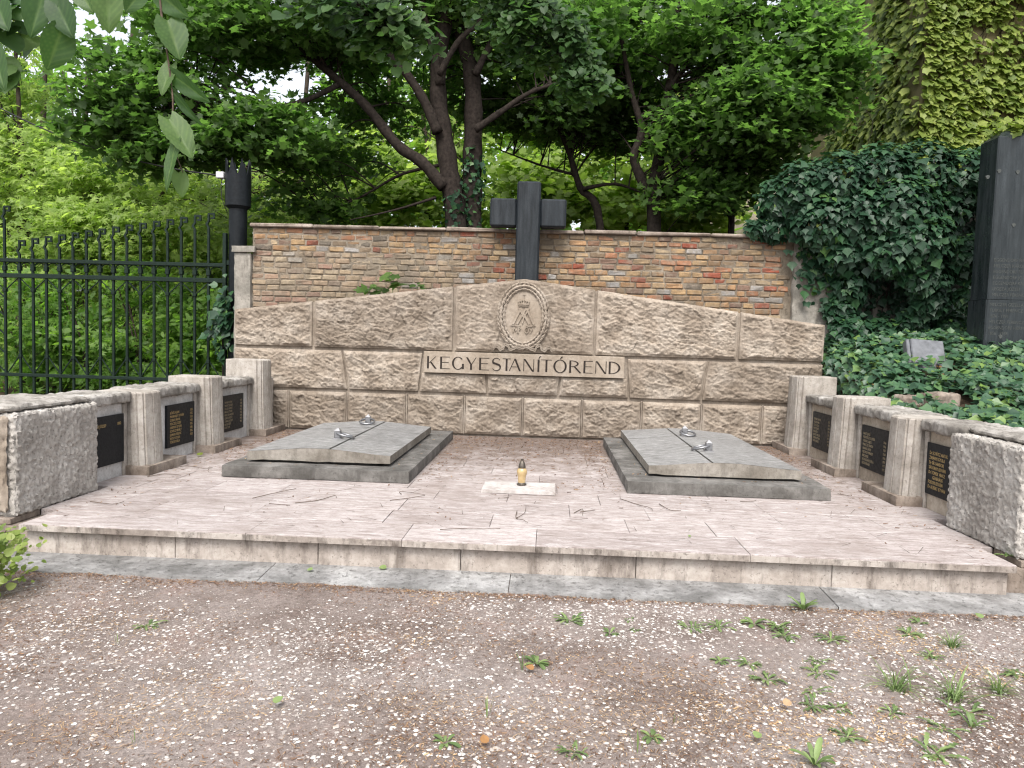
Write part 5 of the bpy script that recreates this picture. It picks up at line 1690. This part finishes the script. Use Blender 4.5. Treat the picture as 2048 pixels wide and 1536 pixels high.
# ---- ground ivy on the bank
n = 23000
xx = 3.40 + rng.uniform(0, 1, n) ** 1.2 * 4.2; yy = rng.uniform(3.7, 9.6, n)
bare = fbm(np.stack([xx * 1.1, yy * 1.1, 0 * xx + 3], -1), 3) < -0.52
near_mon = (xx < 3.75) & (yy > 8.2) & (rng.uniform(0, 1, n) < .2)
near_stone = ((np.abs(xx - 3.76) < .2) & (yy > 6.9) & (yy < 7.4)) | ((np.abs(xx - 3.52) < .15) & (yy > 7.05) & (yy < 7.5)) | ((np.abs(xx - 4.08) < .26) & (yy > 7.75) & (yy < 8.35) & (rng.uniform(0, 1, n) < .8))
kp = ~bare & ~near_mon & ~near_stone
xx, yy = xx[kp], yy[kp]; n = len(xx)
zz = bank_z(xx, yy) + rng.uniform(.02, .17, n) + .07 * fbm(np.stack([xx, yy, 0 * xx], -1) * 2.4, 2)
N = np.array([-.1, -.55, 1.0]) + rng.normal(size=(n, 3)) * .33
tag(leaves('ground_ivy', IVY, np.stack([xx, yy, zz], 1), N, 0.079, MAT['ivy_ground'], None, tip=np.array([-.2, -1., -.2]), rng=rng, jitter=.8, kind='stuff'), 'carpet of ivy over the bank', 'ivy')
n = 900
yy = rng.uniform(6.8, 9.3, n); xx = rng.uniform(3.30, 3.46, n)
zz = 0.82 + rng.uniform(0, 1, n) * (bank_z(np.full(n, 3.5), yy) - 0.78)
tag(leaves('edge_ivy', IVY, np.stack([xx, yy, zz], 1), np.array([-.6, -.7, .6]) + rng.normal(size=(n, 3)) * .3, 0.075, MAT['ivy_ground'], None, tip=np.array([-.2, -.6, -1.]), rng=rng, kind='stuff'), 'ivy hanging down the edge of the bank behind the side wall', 'ivy')
# dead leaves on the bare soil of the bank
n = 420
xx = rng.uniform(3.36, 4.3, n); yy = rng.uniform(7.6, 9.5, n)
tag(leaves('leaf_litter', OVAL, np.stack([xx, yy, bank_z(xx, yy) + .02], 1), np.array([0, -.3, 1]) + rng.normal(size=(n, 3)) * .4, 0.075, MAT['dead_leaf'], None, rng=rng, kind='stuff'), 'brown dead leaves on the bare soil of the bank', 'leaves')
# a tuft of creeper lying on top of the obelisk
n = 150
P = np.stack([rng.normal(5.0, .16, n), rng.normal(8.45, .1, n), 3.83 + rng.uniform(-.05, .10, n)], 1)
tag(leaves('creeper_tuft', CREEP, P, np.array([0, -.4, 1]) + rng.normal(size=(n, 3)) * .4, 0.085, MAT['creeper'], None, rng=rng, kind='stuff'), 'pale creeper tuft lying on top of the obelisk', 'creeper')
# ivy at the gate post
n = 170
c = at(440, 635, 9.85)
P = np.stack([rng.normal(c.x + .02, .085, n), rng.normal(9.86, .05, n), rng.normal(c.z, .19, n)], 1)
ip = thing('ivy_clump', (c.x, 9.86, 0.2), 'small dark ivy clump hanging at the fence beside the gate post', 'ivy')
leaves('foliage', IVY, P, np.array([-.2, -1, .5]) + rng.normal(size=(n, 3)) * .35, 0.10, MAT['ivy'], ip, tip=np.array([-.2, -.2, -1.]), rng=rng)
m = MB(); limb(m, [(c.x + .08, 9.95, .15), (c.x + .02, 9.9, .9), (c.x + .03, 9.88, c.z + .3)], 0.014, 0.006, 4, 5); m.build('stem', MAT['bark'], ip, recalc=False)

# ---- linden boughs hanging into the view from the tree above the camera
def bough(label, stem, centers_boxes, nc, per, size, seed, rad=.2):
    rng = np.random.default_rng(seed)
    t = thing('linden_bough', tuple(stem[0]), label, 'bough')
    m = MB(); nodes = limb(m, stem, 0.022, 0.006, 5, 6)
    cen = in_boxes(nc, centers_boxes, rng)
    P, N, sh = clumps(cen, per, rad, .8, rng, .5)
    N = N * np.array([1, 1, .6]) + np.array([0, -.7, .3])
    leaves('foliage', HEART, P, N, size, MAT['linden'], t, tip=np.array([0, -.15, -1.]), rng=rng, rnd=sh, jitter=.5)
    twigs_to(m, nodes, cen, nc, rng, 0.006)
    m.build('branch', MAT['bark'], t, smooth=True, recalc=False)


LY = 6.2
bough('leafy linden bough hanging from above, over the cross', px_path([(860, -420), (960, -160), (1060, -20), (1120, 90), (1170, 180)], LY),
      [gb(1060, 40, LY, .34, .3, .26, 6), gb(1120, 90, LY, .24, .22, .22, 5), gb(1165, 160, LY, .14, .16, .12, 3), gb(1000, -30, LY, .4, .3, .25, 4)], 95, 34, .05, 61, .17)
bough('leafy linden bough at the top edge above the leaning maple limb', px_path([(500, -420), (620, -160), (690, -30), (740, 40), (800, 90)], 5.2),
      [gb(700, 5, 5.2, .28, .3, .14, 6), gb(770, 40, 5.2, .16, .2, .13, 4), gb(820, 75, 5.2, .1, .15, .12, 2)], 44, 20, .065, 62)
bough('dark linden bough in the top corner over the fence', px_path([(-250, -380), (-120, -140), (-40, -20), (30, 40)], 3.2),
      [gb(-30, 20, 3.2, .14, .2, .1, 3), gb(-10, 120, 3.2, .05, .1, .1, 1)], 10, 9, .085, 63, .1)

# the hanging shoot close to the camera: every leaf a part
shoot = thing('linden_shoot', tuple(at(320, -60, 2.3)), 'single linden shoot with large leaves hanging close to the camera over the fence', 'shoot')
SY = 2.3
m = MB(); limb(m, px_path([(290, -300), (310, -120), (322, 20), (335, 110), (345, 190), (346, 250), (350, 300), (366, 345)], SY), 0.0045, 0.0014, 5, 6)
limb(m, px_path([(150, -260), (110, -120), (95, -10), (100, 60)], SY + .1), 0.004, 0.0015, 5, 6)
limb(m, px_path([(200, -280), (205, -120), (215, -30)], SY + .1), 0.003, 0.0015, 5, 6)
m.build('stem', MAT['twig'], shoot, smooth=True, recalc=False)


def broad_leaf(base, tip, width, nrm_tilt, rnd, curl=0.12):
    """heart-shaped leaf as a cupped grid with a midrib fold and toothed margin"""
    base, tip = Vector(base), Vector(tip)
    t = tip - base; L = t.length; t.normalize()
    vdir = (CAM - (base + tip) / 2).normalized()
    nn = (vdir - t * vdir.dot(t)).normalized()
    s = t.cross(nn).normalized()
    nn = (nn + s * nrm_tilt).normalized(); s = t.cross(nn).normalized()
    nl, nw = 18, 6
    V, F = [], []
    for i in range(nl + 1):
        q = i / nl
        hw = 1.35 * width * (math.sin(PI * min(1, q * .9 + .1)) ** .7) * (1 - .35 * q) * (1.0 if q < .97 else .15)
        back = -0.10 * L if False else 0
        for k in range(-nw, nw + 1):
            a = k / nw
            tooth = 1 + (0.05 if i % 2 else -0.02) * (abs(a) > .99)
            y_ = q - 0.16 * abs(a) ** 1.5 * (1 - q) ** 2
            p = base + t * (L * y_) + s * (hw * a * tooth) + nn * (-curl * L * (q - .4) ** 2 + abs(a) * hw * .28 + .012 * L * math.sin(9 * q + 3 * abs(a)))
            V.append(tuple(p))
    w_ = 2 * nw + 1
    for i in range(nl):
        for k in range(w_ - 1): F.append((i * w_ + k, i * w_ + k + 1, (i + 1) * w_ + k + 1, (i + 1) * w_ + k))
    vein = [min(1.6, rnd + (.55 if k == 0 else .22 if (i + abs(k)) % 3 == 0 else 0)) for i in range(nl + 1) for k in range(-nw, nw + 1)]
    return np_mesh('leaf', V, F, MAT['linden'], shoot, smooth=True, attr=vein)


for (bx_, by_, tx_, ty_, w_, tl, rd, dy) in [
    (315, -15, 375, 35, .030, .3, .35, 0), (335, 40, 360, 118, .040, -.2, .55, 0), (342, 130, 322, 190, .022, .6, .75, .01), (346, 150, 418, 205, .024, .4, .30, 0), (348, 185, 402, 252, .016, .9, .15, 0),
    (338, 238, 385, 315, .036, -.3, .8, -.02), (352, 285, 330, 382, .017, .8, .5, -.03), (357, 345, 365, 395, .022, -.2, 1.0, 0), (382, 285, 388, 305, .01, .2, .9, 0),
    (95, -40, 60, 75, .045, .3, .25, .1), (112, 5, 145, 75, .038, .1, .1, .1), (122, 62, 95, 140, .045, -.3, .45, .1), (215, -30, 218, 66, .042, .1, .8, .1), (285, -20, 250, 25, .03, .4, .4, .1), (160, -20, 185, 25, .03, .2, .6, .12), (-15, 90, 8, 180, .03, .3, .35, .2), (-10, 0, 15, 60, .04, .3, .2, .2)]:
    broad_leaf(at(bx_, by_, SY + dy), at(tx_, ty_, SY + dy + random.uniform(-.03, .03)), w_, tl, rd)

# ---- seedlings on top of the memorial wall
for k, (px, py, sz, nl) in enumerate([(745, 580, .085, 11), (785, 560, .09, 9), (835, 572, .06, 5)]):
    rng = np.random.default_rng(40 + k)
    c = at(px, py, 9.46)
    t = thing('seedling', (c.x, 9.46, gable(c.x)), ['broad leaved seedling sprouting lowest on the slope of the memorial wall', 'taller seedling with large leaves on the slope of the memorial wall', 'tiny seedling nearest the cross on the memorial wall slope'][k], 'plant')
    P = np.array([[c.x, 9.46, c.z]]) + rng.normal(size=(nl, 3)) * np.array([.09, .05, .05]) * (1 if k < 2 else .5)
    leaves('foliage', MAPLE_S, P, np.array([0, -.6, 1]) + rng.normal(size=(nl, 3)) * .3, sz * 1.5, MAT['maple'], t, rng=rng)
    m = MB()
    for p in P: m.tube([Vector((c.x, 9.47, gable(c.x) - .15)), Vector((c.x, 9.46, c.z - .06)), Vector(p)], 0.003, 4, cap=False)
    m.build('stem', MAT['weed'], t, recalc=False)

# ---- shrub at the edge by the end block
rng = np.random.default_rng(31)
sc_ = atz(8, 1190, 0.0)
t = thing('low_shrub', (sc_.x - .1, sc_.y + .02, 0), 'light green leafy shrub at the end block by the view edge', 'shrub')
n = 760
P = np.stack([sc_.x - .16 + rng.normal(0, .13, n), sc_.y + rng.normal(0, .1, n), rng.uniform(.03, .33, n)], 1)
P = P[P[:, 0] < sc_.x + .13]
leaves('foliage', HEART, P, np.array([.2, -.6, .9]) + rng.normal(size=(len(P), 3)) * .4, 0.028, MAT['shrub'], t, rng=rng)
m = MB()
for q in range(14): m.tube([Vector((sc_.x - .15, sc_.y, -.01)), Vector(P[q * 7]) * .5 + Vector((sc_.x - .15, sc_.y, 0)) * .5 + Vector((0, 0, .03)), Vector(P[q * 7])], 0.003, 4, cap=False)
m.build('stems', MAT['twig'], t, recalc=False)

# ================================================================== GROUND COVER AND LITTER
def scatter_xy(n, rng): return rng.uniform(-4.0, 3.9, n), rng.uniform(2.0, 4.05, n)


def gz(x, y): return 0.012 * fbm(np.stack([x, y, 0 * x], -1) * 1.7, 4) - 0.012


# pale pebbles: squashed octahedra with cut corners
_ph = np.array([(1, 0, 0), (.6, .75, .1), (-.45, .85, 0), (-1, .1, .1), (-.55, -.8, 0), (.55, -.8, .1), (.15, .1, .8), (0, 0, -.6)], float)
_pf = np.array([(0, 1, 6), (1, 2, 6), (2, 3, 6), (3, 4, 6), (4, 5, 6), (5, 0, 6), (1, 0, 7), (2, 1, 7), (3, 2, 7), (4, 3, 7), (5, 4, 7), (0, 5, 7)])


def pebbles(name, x, y, z, size, mat, label, rng, aspect=.75):
    n = len(x)
    a = rng.uniform(0, 6.28, n); c, s = np.cos(a), np.sin(a)
    sx_ = size; sy_ = size * rng.uniform(.55, 1, n) * aspect / .75; sz_ = size * rng.uniform(.35, .7, n)
    L = _ph[None] * np.stack([sx_, sy_, sz_], 1)[:, None, :] * rng.uniform(.85, 1.15, (n, 8, 1))
    V = np.stack([x[:, None] + L[..., 0] * c[:, None] - L[..., 1] * s[:, None], y[:, None] + L[..., 0] * s[:, None] + L[..., 1] * c[:, None], z[:, None] + L[..., 2] + (sz_ * .25)[:, None]], -1)
    F = _pf[None, :6] + (np.arange(n) * 8)[:, None, None]   # the buried underside is left open
    return tag(np_mesh(name, V.reshape(-1, 3), F.reshape(-1, 3), mat, None, attr=np.repeat(rng.uniform(0, 1, n), 8), kind='stuff'), label, 'gravel')


rng = np.random.default_rng(71)
x, y = scatter_xy(92000, rng)
dens = 0.42 + 0.45 * fbm(np.stack([x * 1.1, y * 1.1, 0 * x + 5], -1), 3) + .13 * np.clip(x + 1.2, -1.5, 1.5) - .12 * (y - 3)
kp = dens > rng.uniform(0, 1.25, len(x))
x, y = x[kp], y[kp]
pebbles('gravel', x, y, gz(x, y), .0028 + .0095 * rng.uniform(0, 1, len(x)) ** 3.0, MAT['pebble'], 'pale pebbles strewn over the soil', rng)


def flecks(name, x, y, z, length, width, mat, label, rng, tilt=.35, rnd=None):
    n = len(x)
    P = np.stack([x, y, z], 1)
    sv = np.array([(-.5, -.5, 0), (.5, -.4, 0), (.35, .5, .12), (-.4, .5, .1)]); 
    a = rng.uniform(0, 6.28, n)
    T = np.stack([np.cos(a), np.sin(a), rng.normal(0, tilt * .4, n)], 1); S = np.stack([-np.sin(a), np.cos(a), rng.normal(0, tilt, n)], 1)
    Nn = np.cross(T, S)
    V = P[:, None] + sv[None, :, 1, None] * T[:, None] * length[:, None, None] + sv[None, :, 0, None] * S[:, None] * width[:, None, None] + sv[None, :, 2, None] * Nn[:, None] * length[:, None, None]
    F = np.arange(n * 4).reshape(n, 4)
    r = rng.uniform(0, 1, n) if rnd is None else rnd
    return tag(np_mesh(name, V.reshape(-1, 3), F, mat, None, attr=np.repeat(r, 4), kind='stuff'), label, 'litter')


x, y = scatter_xy(60000, rng)
pat = fbm(np.stack([x * .9, y * 1.3, 0 * x + 11], -1), 4)
edge = np.exp(-((x + 2.9) / .7) ** 2) * .4 + .25 * (y < 2.9) - .1
kp = (pat + edge) > rng.uniform(-.35, .6, len(x))
x, y, pat = x[kp], y[kp], pat[kp]
o_ = np.clip(pat - .35, 0, .35) / .35
flecks('husk_litter', x, y, gz(x, y) + .004, rng.uniform(.006, .026, len(x)), rng.uniform(.0015, .0042, len(x)), MAT['straw'], 'brown husks and straw bits on the soil', rng, rnd=np.clip(rng.uniform(0, .7, len(x)) + .5 * o_, 0, 1))

# straw-coloured patches
xs0 = []; ys0 = []
for (px, py, sx_, sy_, k) in [(820/2, 1380, .22, .09, 900), (300, 1430, .25, .06, 700), (170, 1460, .2, .05, 500), (830, 1400, .16, .05, 400), (1400, 1400, .35, .10, 1200), (1250, 1440, .25, .08, 800), (1000, 1450, .3, .07, 700), (200, 1250, .3, .12, 1000), (1650, 1360, .25, .08, 500)]:
    c_ = atz(px, py, 0); xs0.append(rng.normal(c_.x, sx_, k)); ys0.append(rng.normal(c_.y, sy_ * 1.6, k))
x = np.concatenate(xs0); y = np.concatenate(ys0); kp = (y < 4.05); x, y = x[kp], y[kp]
flecks('straw_patches', x, y, gz(x, y) + .005, rng.uniform(.006, .024, len(x)), rng.uniform(.001, .0022, len(x)), MAT['straw'], 'straw-yellow patches of dry grass bits on the soil', rng, rnd=rng.uniform(.55, 1, len(x)))
# soil crumbs and litter gathered along the apron
x = rng.uniform(-3.6, 3.3, 3800); y = 4.06 - np.abs(rng.normal(0, .05, 3800))
flecks('kerb_litter', x, y, gz(x, y) + .004, rng.uniform(.006, .022, 3800), rng.uniform(.002, .006, 3800), MAT['straw'], 'brown litter gathered along the edge of the apron', rng, rnd=rng.uniform(0, .8, 3800))
x, y = scatter_xy(45000, rng)
pebbles('grit', x, y, gz(x, y), .0016 + .0028 * rng.uniform(0, 1, len(x)), MAT['grit'], 'fine brown and grey grit between the pebbles', rng)

# litter on the terrace: thick along the back and beside the tombs
n = 22000
x = rng.uniform(-3.3, 2.75, n); y = 4.4 + 4.65 * rng.uniform(0, 1, n) ** .6
p_ = np.clip((y - 5.6) / 3.2, 0.03, 1) ** 1.6 + .35 * np.exp(-((x + 3.2) / .35) ** 2) + .4 * np.clip(fbm(np.stack([x, y, 0 * x], -1) * 1.5, 3), 0, 1) + .5 * np.exp(-((x + 1.02) / .16) ** 2) * (y > 6) + .5 * np.exp(-((x - .55) / .14) ** 2) * (y > 6) + .35 * np.exp(-((x - 2.6) / .25) ** 2)
inside = ((x > -2.72) & (x < -1.1) & (y > 5.95) & (y < 8.78)) | ((x > .63) & (x < 2.29) & (y > 5.9) & (y < 8.7)) | ((x > -.52) & (x < .1) & (y > 5.72) & (y < 6.15))
kp = (~inside) & (p_ > rng.uniform(0, 1.3, n))
x, y = x[kp], y[kp]
flecks('terrace_litter', x, y, np.full(len(x), .205), rng.uniform(.008, .04, len(x)), rng.uniform(.002, .009, len(x)), MAT['straw'], 'brown plant litter lying on the terrace paving', rng, rnd=rng.beta(1.2, 2.6, len(x)))
n = 260
x = np.concatenate([rng.uniform(-2.5, -1.4, 130), rng.uniform(.9, 2.05, 130)]); y = np.concatenate([rng.uniform(6.2, 8.2, 130), rng.uniform(6.2, 8.5, 130)])

# fine broken twig bits all over the paving
n = 420
x = rng.uniform(-3.25, 2.7, n); y = rng.uniform(4.45, 9.0, n)
ins = ((x > -2.72) & (x < -1.1) & (y > 5.95) & (y < 8.78)) | ((x > .63) & (x < 2.29) & (y > 5.9) & (y < 8.7)) | ((x > -.52) & (x < .1) & (y > 5.72) & (y < 6.15))
x, y = x[~ins], y[~ins]
flecks('twig_bits', x, y, np.full(len(x), .2055), rng.uniform(.03, .13, len(x)) ** 1.0, rng.uniform(.0018, .0035, len(x)), MAT['twig_bit'], 'tiny broken twig bits on the paving', rng, tilt=.08, rnd=rng.uniform(0, .5, len(x)))
# crumbs and leaf bits on the tomb slabs
n = 500
x = np.concatenate([rng.uniform(-2.68, -1.14, n // 2), rng.uniform(.67, 2.25, n // 2)]); y = rng.uniform(6.0, 8.6, n)
onl = ((x > -2.56) & (x < -1.31) & (y > 6.15) & (y < 8.33)) | ((x > .85) & (x < 2.12) & (y > 6.16))
x, y = x[~onl], y[~onl]
flecks('tomb_litter', x, y, np.full(len(x), .307), rng.uniform(.008, .03, len(x)), rng.uniform(.003, .009, len(x)), MAT['straw'], 'pale leaf crumbs on the ledges of the tombs', rng)

# broken twigs on the paving
TW = [[(505, 999), (545, 990), (592, 979)], [(590, 1008), (635, 1003), (668, 994), (673, 998)], [(538, 1010), (580, 1012)], [(803, 990), (800, 985), (830, 988), (850, 992)], [(780, 1003), (820, 999), (850, 993)], [(880, 1062), (940, 1060), (1000, 1060)],
      [(996, 999), (1018, 998)], [(1034, 1024), (1032, 1038), (1046, 1043), (1055, 1048)], [(1240, 1000), (1280, 1012), (1300, 1018), (1306, 1024)], [(1318, 1010), (1340, 1022), (1362, 1024)], [(1148, 1028), (1165, 1020), (1165, 1034)], [(1160, 1026), (1190, 1022)],
      [(340, 940), (375, 934), (410, 939), (425, 936)], [(180, 1006), (225, 1010), (248, 1005)], [(295, 956), (330, 950), (362, 953)], [(1480, 1004), (1500, 1006), (1512, 1003)], [(1675, 990), (1702, 994)]]
TWL = ['long straight twig on the paving before the fence-side tomb', 'forked tipped twig on the paving before the fence-side tomb', 'short faint twig just before the fence-side tomb', 'hooked twig on the paving between tomb and loose plate', 'thin twig under the hooked twig near the loose plate', 'long twig lying near the front edge of the terrace', 'stubby twig just before the loose plate',
       'branched twig lying before the loose plate', 'bent twig before the bank-side tomb', 'straighter twig ending before the bank-side tomb', 'small v-shaped twig between loose plate and bank-side tomb', 'fine twig beside the small v-shaped twig',
       'dark wavy twig beside the fence-side plaques', 'thin twig by the rough end block on the fence side', 'twig at the foot of the nearest fence-side pilaster', 'tiny dark twig just before the bank-side tomb', 'thin twig beyond the corner of the bank-side tomb']
for pts, lab in zip(TW, TWL):
    w_ = [atz(a, b, 0.2) + Vector((0, 0, .006 + .006 * random.random())) for a, b in pts]
    p = smooth_path(w_, 3)
    tm = MB().tube(p, [.0028 * (1 - .5 * i / len(p)) for i in range(len(p))], 5)
    if lab.startswith('branched'):
        q_ = smooth_path([w_[1]] + [atz(a, b, 0.2) + Vector((0, 0, .008)) for a, b in ((1044, 1032), (1050, 1026), (1052, 1015))], 3)
        tm.tube(q_, [.0024 * (1 - .5 * i / len(q_)) for i in range(len(q_))], 5)
    tag(tm.build('twig', MAT['twig'], None, smooth=True), lab, 'twig', 'twigs on the terrace')

# fallen leaves
rl = random.Random(3)
for (px, py, z, sz, mt, lab) in [(625, 1140, .02, .075, 'weed', 'green fallen leaf on the apron, nearer the middle'), (772, 1136, .02, .065, 'weed', 'green fallen leaf on the apron, at the foot of the riser'), (452, 1103, .03, .07, 'weed', 'green leaf sticking up at the foot of the riser'), (548, 1408, .006, .07, 'weed', 'bright green fallen leaf on the gravel'),
                                 (970, 1490, .006, .06, 'dead_leaf', 'reddish dead leaf on the gravel'), (1575, 1415, .008, .07, 'straw', 'pale dry leaf on the gravel among the weeds'), (1508, 1475, .008, .06, 'weed', 'grey-green fallen leaf on the gravel at the front'), (1380, 1073, .205, .05, 'weed', 'tiny green leaf on the terrace paving'), (1965, 1238, .01, .09, 'weed', 'pale folded leaf at the apron edge'), (397, 912, .21, .09, 'creeper', 'yellow leaf on the paving by the fence-side pilasters'), (1067, 1340, .008, .06, 'dead_leaf', 'orange brown leaf beside the grass blades')]:
    p = atz(px, py, z)
    rr1 = np.random.default_rng(int(px))
    tag(leaves('fallen_leaf', HEART, np.array([[p.x, p.y, z + .008]]), np.array([[rr1.normal() * .2, -.35, 1.0]]), sz * .5, MAT[mt], None, rng=rr1, rnd=np.array([.8])), lab, 'leaf')


# weeds
def weed(px, py, kind, size, seed, label, z=0.0, group='weeds in the gravel'):
    rng = random.Random(seed)
    p = atz(px, py, z); p.z = float(gz(np.array([p.x]), np.array([p.y]))[0]) if z == 0 else z
    V, F, A = [], [], []
    nl = {'rosette': 17, 'grass': 60, 'tall': 12, 'small': 9, 'blade': 5}[kind]
    nl = max(3, int(nl * rng.uniform(.6, 1.25))); size *= rng.uniform(.72, 1.0); vary = rng.uniform(.05, .5)
    for q in range(nl):
        az = 6.283 * q / nl + rng.uniform(-.4, .4)
        L = size * rng.uniform(1.1 - 1.6 * vary, 1.15)
        el = {'rosette': rng.uniform(.15, .7), 'grass': rng.uniform(.5, 1.4), 'tall': rng.uniform(.8, 1.35), 'small': rng.uniform(.2, .8), 'blade': rng.uniform(1.2, 1.5)}[kind]
        w = L * {'rosette': .105, 'grass': .022, 'tall': .13, 'small': .2, 'blade': .035}[kind]
        d = Vector((math.cos(az), math.sin(az), 0)); s = Vector((-math.sin(az), math.cos(az), 0))
        ns = 9 if kind in ('rosette', 'tall', 'small') else 5
        b = len(V); r_ = rng.random()
        pos = p + d * rng.uniform(0, .012) + Vector((rng.gauss(0, 1), rng.gauss(0, .7), -.06)) * size * (.16 if kind == 'rosette' else 0.0) + (Vector((rng.gauss(0, .3), rng.gauss(0, .3), 0)) * size * .35 if kind == 'grass' else Vector((0, 0, 0)))
        e = el
        for i in range(ns + 1):
            t = i / ns
            prof = (t * 1.4) ** .8 * (1 - t) ** .5 * 1.5 if kind != 'grass' else (1 - t) ** .6
            tooth = (1.25 if i % 2 else .65) if kind == 'rosette' else 1
            hw = w * max(prof * tooth, .03)
            up_ = Vector((0, 0, 1))
            nn = (up_ * math.cos(e) - d * math.sin(e))
            V += [pos + s * hw + nn * hw * .35, pos, pos - s * hw + nn * hw * .35]; A += [r_] * 3
            pos = pos + (d * math.cos(e) + up_ * math.sin(e)) * L / ns
            e -= (1.1 if kind in ('grass',) else .9 if kind != 'blade' else .2) / ns
        for i in range(ns):
            for k in (0, 1): F.append((b + i * 3 + k, b + i * 3 + k + 1, b + (i + 1) * 3 + k + 1, b + (i + 1) * 3 + k))
    o = np_mesh('weed' if kind != 'grass' else 'grass_tuft', np.array([tuple(v) for v in V]) - np.array(p), F, MAT['weed'], None, smooth=True, attr=A)
    o.location = p
    return tag(o, label, 'weed' if kind != 'grass' else 'grass', group)


WEEDS = [
    (1139, 1236, 'rosette', .085, 'weed rosette by itself just in front of the apron crack'), (1259, 1237, 'small', .045, 'tiny weed beyond the lone rosette towards the bank side'), (1219, 1264, 'small', .05, 'tiny weed below and right of the lone rosette'), (1270, 1258, 'small', .045, 'tiny weed before the paired rosettes'),
    (1381, 1251, 'rosette', .085, 'nearer of the paired rosettes close to the apron'), (1434, 1247, 'rosette', .085, 'further of the paired rosettes close to the apron'), (1509, 1243, 'small', .085, 'flat weed at the start of the weed line by the apron'), (1554, 1250, 'rosette', .095, 'spreading weed in the middle of the weed line by the apron'), (1572, 1268, 'rosette', .08, 'weed just below the spreading weed'),
    (1666, 1274, 'rosette', .09, 'dense weed at the end of the weed line'), (1606, 1216, 'tall', .10, 'upright bright weed growing at the apron edge'), (1819, 1262, 'rosette', .10, 'broad weed in front of the bank-side end block'), (1839, 1240, 'small', .06, 'small upright weed behind the broad weed'), (1906, 1286, 'grass', .11, 'bright round grass tuft near the end block'),
    (1859, 1308, 'rosette', .075, 'weed below the bright round grass tuft'), (1629, 1318, 'rosette', .085, 'uppermost weed of the column on the gravel'), (1499, 1325, 'rosette', .075, 'dark rosette on bare soil before the weed column'), (1531, 1353, 'rosette', .075, 'sprawling weed below the dark rosette'), (1639, 1343, 'rosette', .085, 'second weed of the column on the gravel'),
    (1629, 1378, 'rosette', .08, 'third weed of the column on the gravel'), (1624, 1408, 'rosette', .08, 'lowest weed of the column on the gravel'), (1674, 1412, 'rosette', .065, 'compact weed beside the foot of the column'), (1794, 1372, 'grass', .16, 'loose grass tuft beside the weed column'), (1909, 1392, 'grass', .21, 'largest grass clump on the gravel'),
    (2040, 1345, 'rosette', .10, 'weed cut by the view edge on the bank side'), (1784, 1420, 'rosette', .085, 'flat weed below the loose grass tuft'), (1944, 1448, 'tall', .08, 'upright weed below the largest grass clump'), (1934, 1420, 'rosette', .1, 'leafy weed growing out of the largest grass clump'), (1884, 1450, 'rosette', .085, 'straggling weed low on the bank side'),
    (1869, 1503, 'rosette', .10, 'thistle-like weed lowest on the bank side'), (1696, 1468, 'rosette', .075, 'soft round weed low in the gravel'), (1149, 1499, 'rosette', .085, 'toothed rosette at the bottom middle'), (1629, 1522, 'tall', .11, 'upright long leaved weed at the bottom edge'), (1304, 1468, 'small', .06, 'small weed between the toothed rosette and the bank side'),
    (1074, 1325, 'small', .06, 'small weed beside the thin grass blades'), (1045, 1340, 'blade', .09, 'thin grass blades standing alone in the middle'), (300, 1246, 'rosette', .085, 'rosette alone on the bare soil towards the fence side'), (236, 1282, 'blade', .06, 'faint grass blades near the shrub'), (270, 1480, 'blade', .055, 'single upright leaf in the corner foreground'),
    (890, 1482, 'small', .075, 'small leafy weed at the bottom, left of the middle'), (975, 1432, 'blade', .10, 'long grass blades at the bottom middle'), (1275, 1500, 'blade', .085, 'grass blades beside the toothed rosette'), (1350, 1440, 'blade', .05, 'short grass blades low on the gravel'), (1440, 1318, 'small', .055, 'thin sprout on the gravel above the husks'), (2000, 1380, 'grass', .13, 'thin grass tuft at the view edge'), (2012, 1112, 'small', .06, 'weed at the foot of the bank-side end block')]
for k, (px, py, kind, size, lab) in enumerate(WEEDS):
    weed(px, py, kind, size, 1000 + k, lab, z=(.2 if py < 1150 else 0.0))
